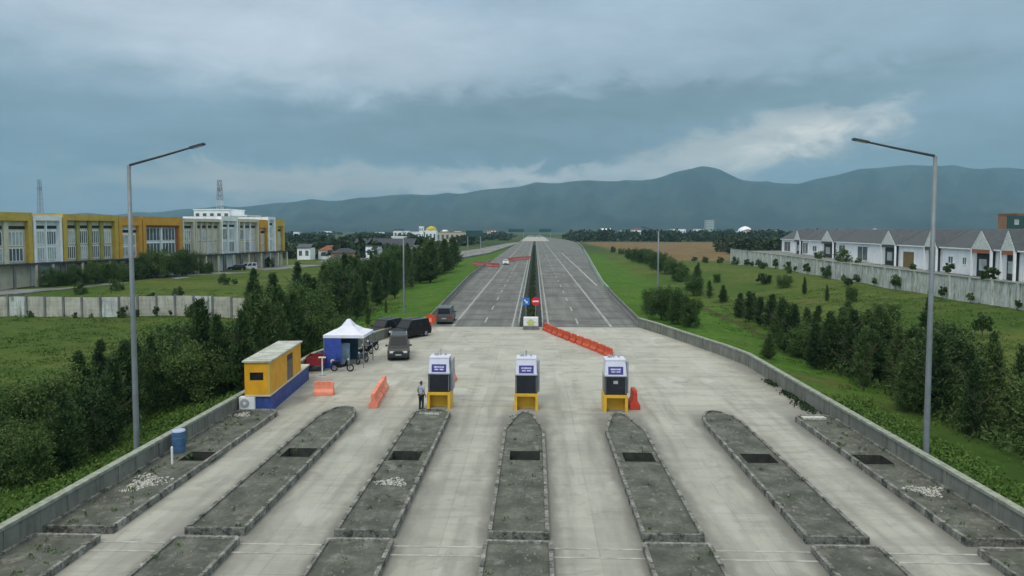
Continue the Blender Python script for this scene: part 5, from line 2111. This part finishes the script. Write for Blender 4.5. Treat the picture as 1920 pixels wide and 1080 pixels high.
def house(label, s0, s1, gables, wins, doors, H=4.25, ridge=6.9, dep=9.0, red=False):
    """s measured along the row away from the camera; local x runs towards the camera, front at y=0"""
    b_ = Yq(s1)
    r_ = thing('white_house', label, 'house', (b_.x, b_.y, HZ), math.atan2(-HRD.y, -HRD.x), 'white houses on the right terrace')
    L = s1 - s0 - .05
    MB().extr([(0, -.1), (dep, -.1), (dep, H), (dep / 2, ridge - .15), (0, H)], 0, L).build('wall', 'house_white', r_)
    mb = MB()
    sl = (ridge - H) / (dep / 2)
    mb.extr([(-.5, H - .5 * sl + .03), (dep / 2, ridge + .03), (dep + .5, H - .5 * sl + .03), (dep + .5, H - .5 * sl + .17), (dep / 2, ridge + .17), (-.5, H - .5 * sl + .17)], -.02, L + .02)
    mb.build('roof', 'roof_grey', r_)
    MB().box(0, L, -.56, -.42, H - .5 * sl - .02, H - .5 * sl + .16).build('fascia', 'house_white', r_)
    for (sg, wg) in gables:
        x = s1 - sg
        mb = MB()
        # gabled porch: two piers, triangular face, small roof
        zt = ridge - .1
        w2 = wg / 2
        y_f = -.8
        mb.add([(x - w2, y_f, H - .2), (x + w2, y_f, H - .2), (x, y_f, zt), (x - w2, y_f + .2, H - .2), (x + w2, y_f + .2, H - .2), (x, y_f + .2, zt)],
               [(0, 1, 2), (5, 4, 3), (0, 3, 4, 1), (1, 4, 5, 2), (2, 5, 3, 0)])
        gb_ = mb.build('gable', 'gable_hatch', r_)
        mb = MB()
        for sx in (-1, 1):
            xx0, xx1 = x + sx * (w2 + .2), x
            q = [(xx0, y_f + .06, H - .32), (xx1, y_f + .06, zt + .06), (xx1, dep / 2, zt + .06), (xx0, 1.2, H - .32)]
            q2 = [(a_, b2, c_ + .10) for a_, b2, c_ in q]
            mb.add(q + q2, [(0, 1, 2, 3), (7, 6, 5, 4), (0, 4, 5, 1), (1, 5, 6, 2), (2, 6, 7, 3), (3, 7, 4, 0)])
        mb.build('gable_roof', 'roof_grey', r_)
        MB().box(x - w2, x - w2 + .28, y_f, y_f + .28, -.1, H - .2).build('porch_pier', 'house_white', r_)
        MB().box(x + w2 - .28, x + w2, y_f, y_f + .28, -.1, H - .2).build('porch_pier', 'house_white', r_)
        MB().box(x - w2 + .28, x + w2 - .28, y_f + .02, y_f + .2, H - .75, H - .21).build('porch_beam', 'shop_red' if red else 'roof_grey', r_)
        MB().box(x - w2 + .3, x + w2 - .3, -.04, .02, 0, H - .3).build('porch_recess', 'dark_opening', r_)
        MB().box(x - w2 * .62, x + w2 * .1, -.08, -.045, .9, 2.6).build('porch_window', 'glass_pale', r_)
    for (sw, ww, z0_, z1_) in wins:
        x = s1 - sw
        wn_ = MB().box(x - ww / 2, x + ww / 2, -.05, .02, z0_, z1_).build('window', 'glass', r_)
        mb = MB()
        mb.box(x - ww / 2 - .12, x - ww / 2, -.09, .01, z0_ - .12, z1_ + .12)
        mb.box(x + ww / 2, x + ww / 2 + .12, -.09, .01, z0_ - .12, z1_ + .12)
        mb.box(x - ww / 2, x + ww / 2, -.09, .01, z1_, z1_ + .12)
        mb.box(x - ww / 2, x + ww / 2, -.09, .01, z0_ - .12, z0_)
        mb.box(x - .04, x + .04, -.085, .01, z0_, z1_)
        mb.build('window_frame', 'house_white', wn_)
    for (sd_, wd_) in doors:
        x = s1 - sd_
        MB().box(x - wd_ / 2, x + wd_ / 2, -.06, .02, 0, 2.9).build('door', 'door_brown', r_)
        mb = MB()
        mb.box(x - wd_ / 2 - .25, x - wd_ / 2, -.12, .01, 0, 3.15)
        mb.box(x + wd_ / 2, x + wd_ / 2 + .25, -.12, .01, 0, 3.15)
        mb.box(x - wd_ / 2, x + wd_ / 2, -.12, .01, 2.9, 3.15)
        mb.build('door_frame', 'house_white', r_)
    return r_


def sq(u_):
    """distance along the house row seen at picture column u_"""
    r2 = (u_ - 1003) / FPX
    return (HR0.x - r2 * HR0.y) / (r2 * HRD.y - HRD.x)


def gab(u0, u1):
    return ((sq(u0) + sq(u1)) / 2, abs(sq(u0) - sq(u1)))


def win(u0, u1, za=.4, zb=3.3):
    return ((sq(u0) + sq(u1)) / 2, abs(sq(u0) - sq(u1)), za, zb)


house('white house with a tan door, nearest the camera and cut by the right edge', sq(2010), sq(1898), [], [], [gab(1908, 1930)])
house('white house with a dark red porch beam, second from the right edge', sq(1897), sq(1855), [gab(1867, 1893)], [], [], red=True)
house('white house with a wide front gable and red porch beam', sq(1854), sq(1752), [gab(1813, 1850)], [win(1764, 1772, 1.6, 2.6), win(1790, 1796, 1.6, 2.6)], [], red=True)
house('white house with a brown door and a gable behind the lamp post', sq(1751), sq(1676), [gab(1727, 1750)], [], [gab(1682, 1702)])
house('long white house with a gable at its near end', sq(1675), sq(1562), [gab(1648, 1674)], [win(1599, 1617), win(1565, 1576)], [])
house('white house with one gable and a narrow window', sq(1561), sq(1512), [gab(1537, 1559)], [win(1517, 1524, 1.2, 2.6)], [])
house('last white house at the far end of the terrace row', sq(1511), sq(1460), [gab(1487, 1498)], [win(1499, 1508), win(1465, 1476)], [])

# ------------------------------------------------------------------ background buildings


def block(name, label, cat, u_, Y, w_, d_, H, wallm, roofm, kind='gable', nwin=4, z=-.6, group=None, floors=1, rz=0):
    p = at(u_, Y)
    r_ = thing(name, label, cat, (p.x, Y, z), rz, group)
    h2 = w_ / 2
    MB().box(-h2, h2, 0, d_, -.3, H).build('wall', wallm, r_)
    if kind == 'gable':
        mb = MB().extr([(-.4, H - .05), (d_ / 2, H + d_ * .22), (d_ + .4, H - .05), (d_ + .4, H + .15), (d_ / 2, H + d_ * .22 + .2), (-.4, H + .15)], -h2 - .3, h2 + .3)
        mb.build('roof', roofm, r_)
    elif kind == 'dome':
        mb = MB()
        mb.tube([(0, d_ / 2, H), (0, d_ / 2, H + w_ * .12), (0, d_ / 2, H + w_ * .26), (0, d_ / 2, H + w_ * .36), (0, d_ / 2, H + w_ * .40)], [w_ * .5, w_ * .48, w_ * .36, w_ * .18, .1], 20)
        mb.build('roof', roofm, r_)
    elif kind == 'hip':
        MB().frustum((-h2 - .4, h2 + .4, -.4, d_ + .4), (-h2 * .3, h2 * .3, d_ * .4, d_ * .6), H - .05, H + d_ * .28).build('roof', roofm, r_)
    else:
        MB().box(-h2 - .2, h2 + .2, -.2, d_ + .2, H, H + .4).build('roof', roofm, r_)
    for fl in range(floors):
        for i in range(nwin):
            x = -h2 + w_ * (i + .5) / nwin
            ww = w_ / nwin * .5
            za = fl * H / floors + H / floors * .35
            MB().box(x - ww / 2, x + ww / 2, -.06, .02, za, za + H / floors * .42).build('window', 'glass', r_)
    return r_


block('hall', 'large hall with a dark low roof beyond the left lawn', 'hall', 716, 285, 25, 14, 4.6, 'shop_cream', 'roof_dark', 'gable', 5)
block('small_house', 'white cube house before the dark-roofed hall', 'house', 696, 268, 5.2, 6, 5.0, 'house_white', 'roof_grey', 'flat', 2)
block('small_house', 'white house left of the dark-roofed hall', 'house', 648, 280, 4.0, 6, 5.2, 'house_white', 'house_white', 'flat', 1)
block('small_house', 'long low white house left of the dark-roofed hall', 'house', 664, 276, 6.0, 6, 3.6, 'house_white', 'roof_grey', 'flat', 2)
block('small_house', 'pale house with grey roof beside the second lamp on the left', 'house', 760, 240, 5.0, 6, 3.4, 'house_white', 'roof_grey', 'gable', 2)
block('small_house', 'white house right of the far left street lamp', 'house', 786, 250, 5.0, 7, 4.2, 'shop_white', 'roof_grey', 'gable', 2)
block('small_house', 'white shed behind the dark-roofed hall', 'house', 745, 330, 6.0, 6, 8.0, 'house_white', 'house_white', 'flat', 2)
block('small_house', 'low pale house near the shophouse row end', 'house', 565, 262, 5, 6, 4.6, 'house_white', 'roof_grey', 'gable', 2)
block('small_house', 'low house with red roof left of the hall', 'house', 612, 270, 8, 7, 3.4, 'house_white', 'roof_red', 'hip', 2)
block('small_house', 'dim house with brown walls on the left lawn edge', 'house', 640, 252, 9, 6, 3.0, 'brown_building', 'roof_dark', 'hip', 2)
block('white_block', 'white stepped building rising behind the shophouses', 'building', 390, 235, 12.5, 12, 18.2, 'house_white', 'house_white', 'flat', 5, floors=4)
block('white_block', 'lower white wing behind the shophouses', 'building', 432, 236, 9, 12, 16.2, 'house_white', 'house_white', 'flat', 3, floors=3)
block('domed_hall', 'far building with a rounded yellow roof on the left horizon', 'building', 807, 520, 8.5, 8, 11.2, 'shop_white', 'yellow_roof', 'dome', 3)
block('white_tower', 'slim white tower beside the yellow-roofed building', 'tower', 789, 520, 3.2, 4, 14.0, 'house_white', 'house_white', 'flat', 2, floors=3)
block('warehouse', 'long white warehouse on the left horizon', 'warehouse', 852, 620, 34, 14, 9.6, 'shop_beige', 'roof_grey', 'flat', 8)
block('warehouse', 'white warehouse left of the yellow-roofed building', 'warehouse', 772, 640, 12, 10, 9.6, 'shop_white', 'house_white', 'flat', 4)
block('tower_block', 'pale bluish tower block on the right horizon', 'tower block', 1328, 1500, 17, 16, 33, 'glass_pale', 'glass_pale', 'flat', 4, floors=6)
block('domed_hall', 'white domed hall on the right horizon', 'building', 1395, 1300, 26, 20, 8.5, 'house_white', 'house_white', 'dome', 5)
block('warehouse', 'long white warehouse right of centre on the horizon', 'warehouse', 1270, 1200, 24, 14, 13, 'house_white', 'house_white', 'flat', 5)
block('warehouse', 'pale warehouse beside the bluish tower block', 'warehouse', 1308, 1150, 14, 14, 13, 'shop_white', 'house_white', 'flat', 3)
block('warehouse', 'far pale warehouse behind the white terrace houses', 'warehouse', 1790, 380, 34, 14, 11.6, 'shop_white', 'roof_red', 'flat', 8)
block('brown_block', 'tall brown building behind the last houses on the right', 'building', 1908, 250, 9.5, 10, 17, 'brown_building', 'brown_building', 'flat', 2, floors=4)
bb = at(1884, 244)
t = thing('billboard', 'dark square billboard beside the brown building on the right', 'billboard', (bb.x, 244, -.6))
MB().box(-3.2, 3.2, 0, .4, 11.6, 16.4).build('board', 'sign_green', t)
MB().box(-.9, .6, -.03, .0, 13.2, 15.0).build('pale_panel', 'glass_pale', t)
for sx in (-2, 2):
    MB().tube([(sx, .2, -.3), (sx, .2, 11.6)], .2, 8).build('leg', 'tower_grey', t)
# road sign gantries far along the highway
p = at(889, 430)
t = thing('gantry_sign', 'dark green road sign panel left of the highway near the horizon', 'road sign', (p.x, 430, -.6))
MB().box(-5.2, 5.2, 0, .3, 7.4, 11.2).build('sign_panel', 'sign_green', t)
for sx in (-4, 4):
    MB().tube([(sx, .15, -.3), (sx, .15, 7.4)], .25, 8).build('leg', 'tower_grey', t)
for i, (u_, Y, w_, lab) in enumerate([(968, 900, 20, 'left'), (1022, 900, 15, 'right')]):
    p = at(u_, Y)
    t = thing('overhead_sign', 'dark overhead sign at the far end of the ' + lab + ' carriageway', 'road sign', (p.x, Y, 0))
    MB().box(-w_ / 2, w_ / 2, 0, .5, 8.2, 12.4).build('sign_panel', 'sign_green', t)
    for sx in (-w_ / 2 + .5, w_ / 2 - .5):
        MB().tube([(sx, .2, -.6), (sx, .2, 8.2)], .3, 8).build('leg', 'tower_grey', t)
# houses strung along the plain
hr = random.Random(5)
us_ = sorted([hr.uniform(500, 950) for _ in range(16)] + [hr.uniform(1080, 1480) for _ in range(12)] + [hr.uniform(1560, 1900) for _ in range(8)])
for i, u_ in enumerate(us_):
    Y = hr.uniform(800, 1500)
    hh2 = 7.6 + hr.uniform(0, 4.2)
    block('far_house', 'small pale far building, ' + nth(i + 1) + ' from the left along the horizon', 'building', u_, Y, hr.uniform(7, 16), 9, hh2,
          hr.choice(['house_white', 'shop_white', 'house_white', 'shop_cream']), hr.choice(['roof_grey', 'roof_red', 'house_white', 'roof_dark']), hr.choice(['gable', 'flat', 'hip']), 2,
          group='pale buildings strung along the horizon')

# lattice towers


def tower(label, u_, Y, H, w0, w1, bands):
    p = at(u_, Y)
    r_ = thing('radio_mast', label, 'radio mast', (p.x, Y, -.6))
    nseg = 14
    for bi, (za, zb_, mt) in enumerate(bands):
        mb = MB()
        i0, i1 = int(za * nseg), int(zb_ * nseg)
        for i in range(i0, i1):
            z0_, z1_ = H * i / nseg, H * (i + 1) / nseg
            ra = (w0 + (w1 - w0) * i / nseg) / 2
            rb = (w0 + (w1 - w0) * (i + 1) / nseg) / 2
            cs = [(-1, -1), (1, -1), (1, 1), (-1, 1)]
            for c in range(4):
                a, b = cs[c], cs[(c + 1) % 4]
                mb.tube([(a[0] * ra, a[1] * ra, z0_), (a[0] * rb, a[1] * rb, z1_)], .11, 5)
                mb.tube([(a[0] * ra, a[1] * ra, z0_), (b[0] * rb, b[1] * rb, z1_)], .07, 4)
                mb.tube([(a[0] * rb, a[1] * rb, z1_), (b[0] * rb, b[1] * rb, z1_)], .07, 4)
        mb.build('lattice_section', mt, r_)
    mb = MB()
    for a in range(3):
        th = a * 2.1
        mb.box(math.cos(th) * (w1 * .5 + .5) - .2, math.cos(th) * (w1 * .5 + .5) + .2, math.sin(th) * (w1 * .5 + .5) - .2, math.sin(th) * (w1 * .5 + .5) + .2, H * .84, H * .90)
    mb.build('antenna', 'tower_grey', r_)
    return r_


tower('radio mast with a dull pinkish top behind the white stepped building', 406, 380, 39, 4.2, 1.6, [(0, .6, 'tower_grey'), (.6, .75, 'white_paint'), (.75, 1.0, 'tower_red')])
tower('thin grey radio mast above the white shophouse', 57, 400, 41, 3.2, 1.2, [(0, 1.0, 'tower_grey')])

bpy.context.view_layer.update()
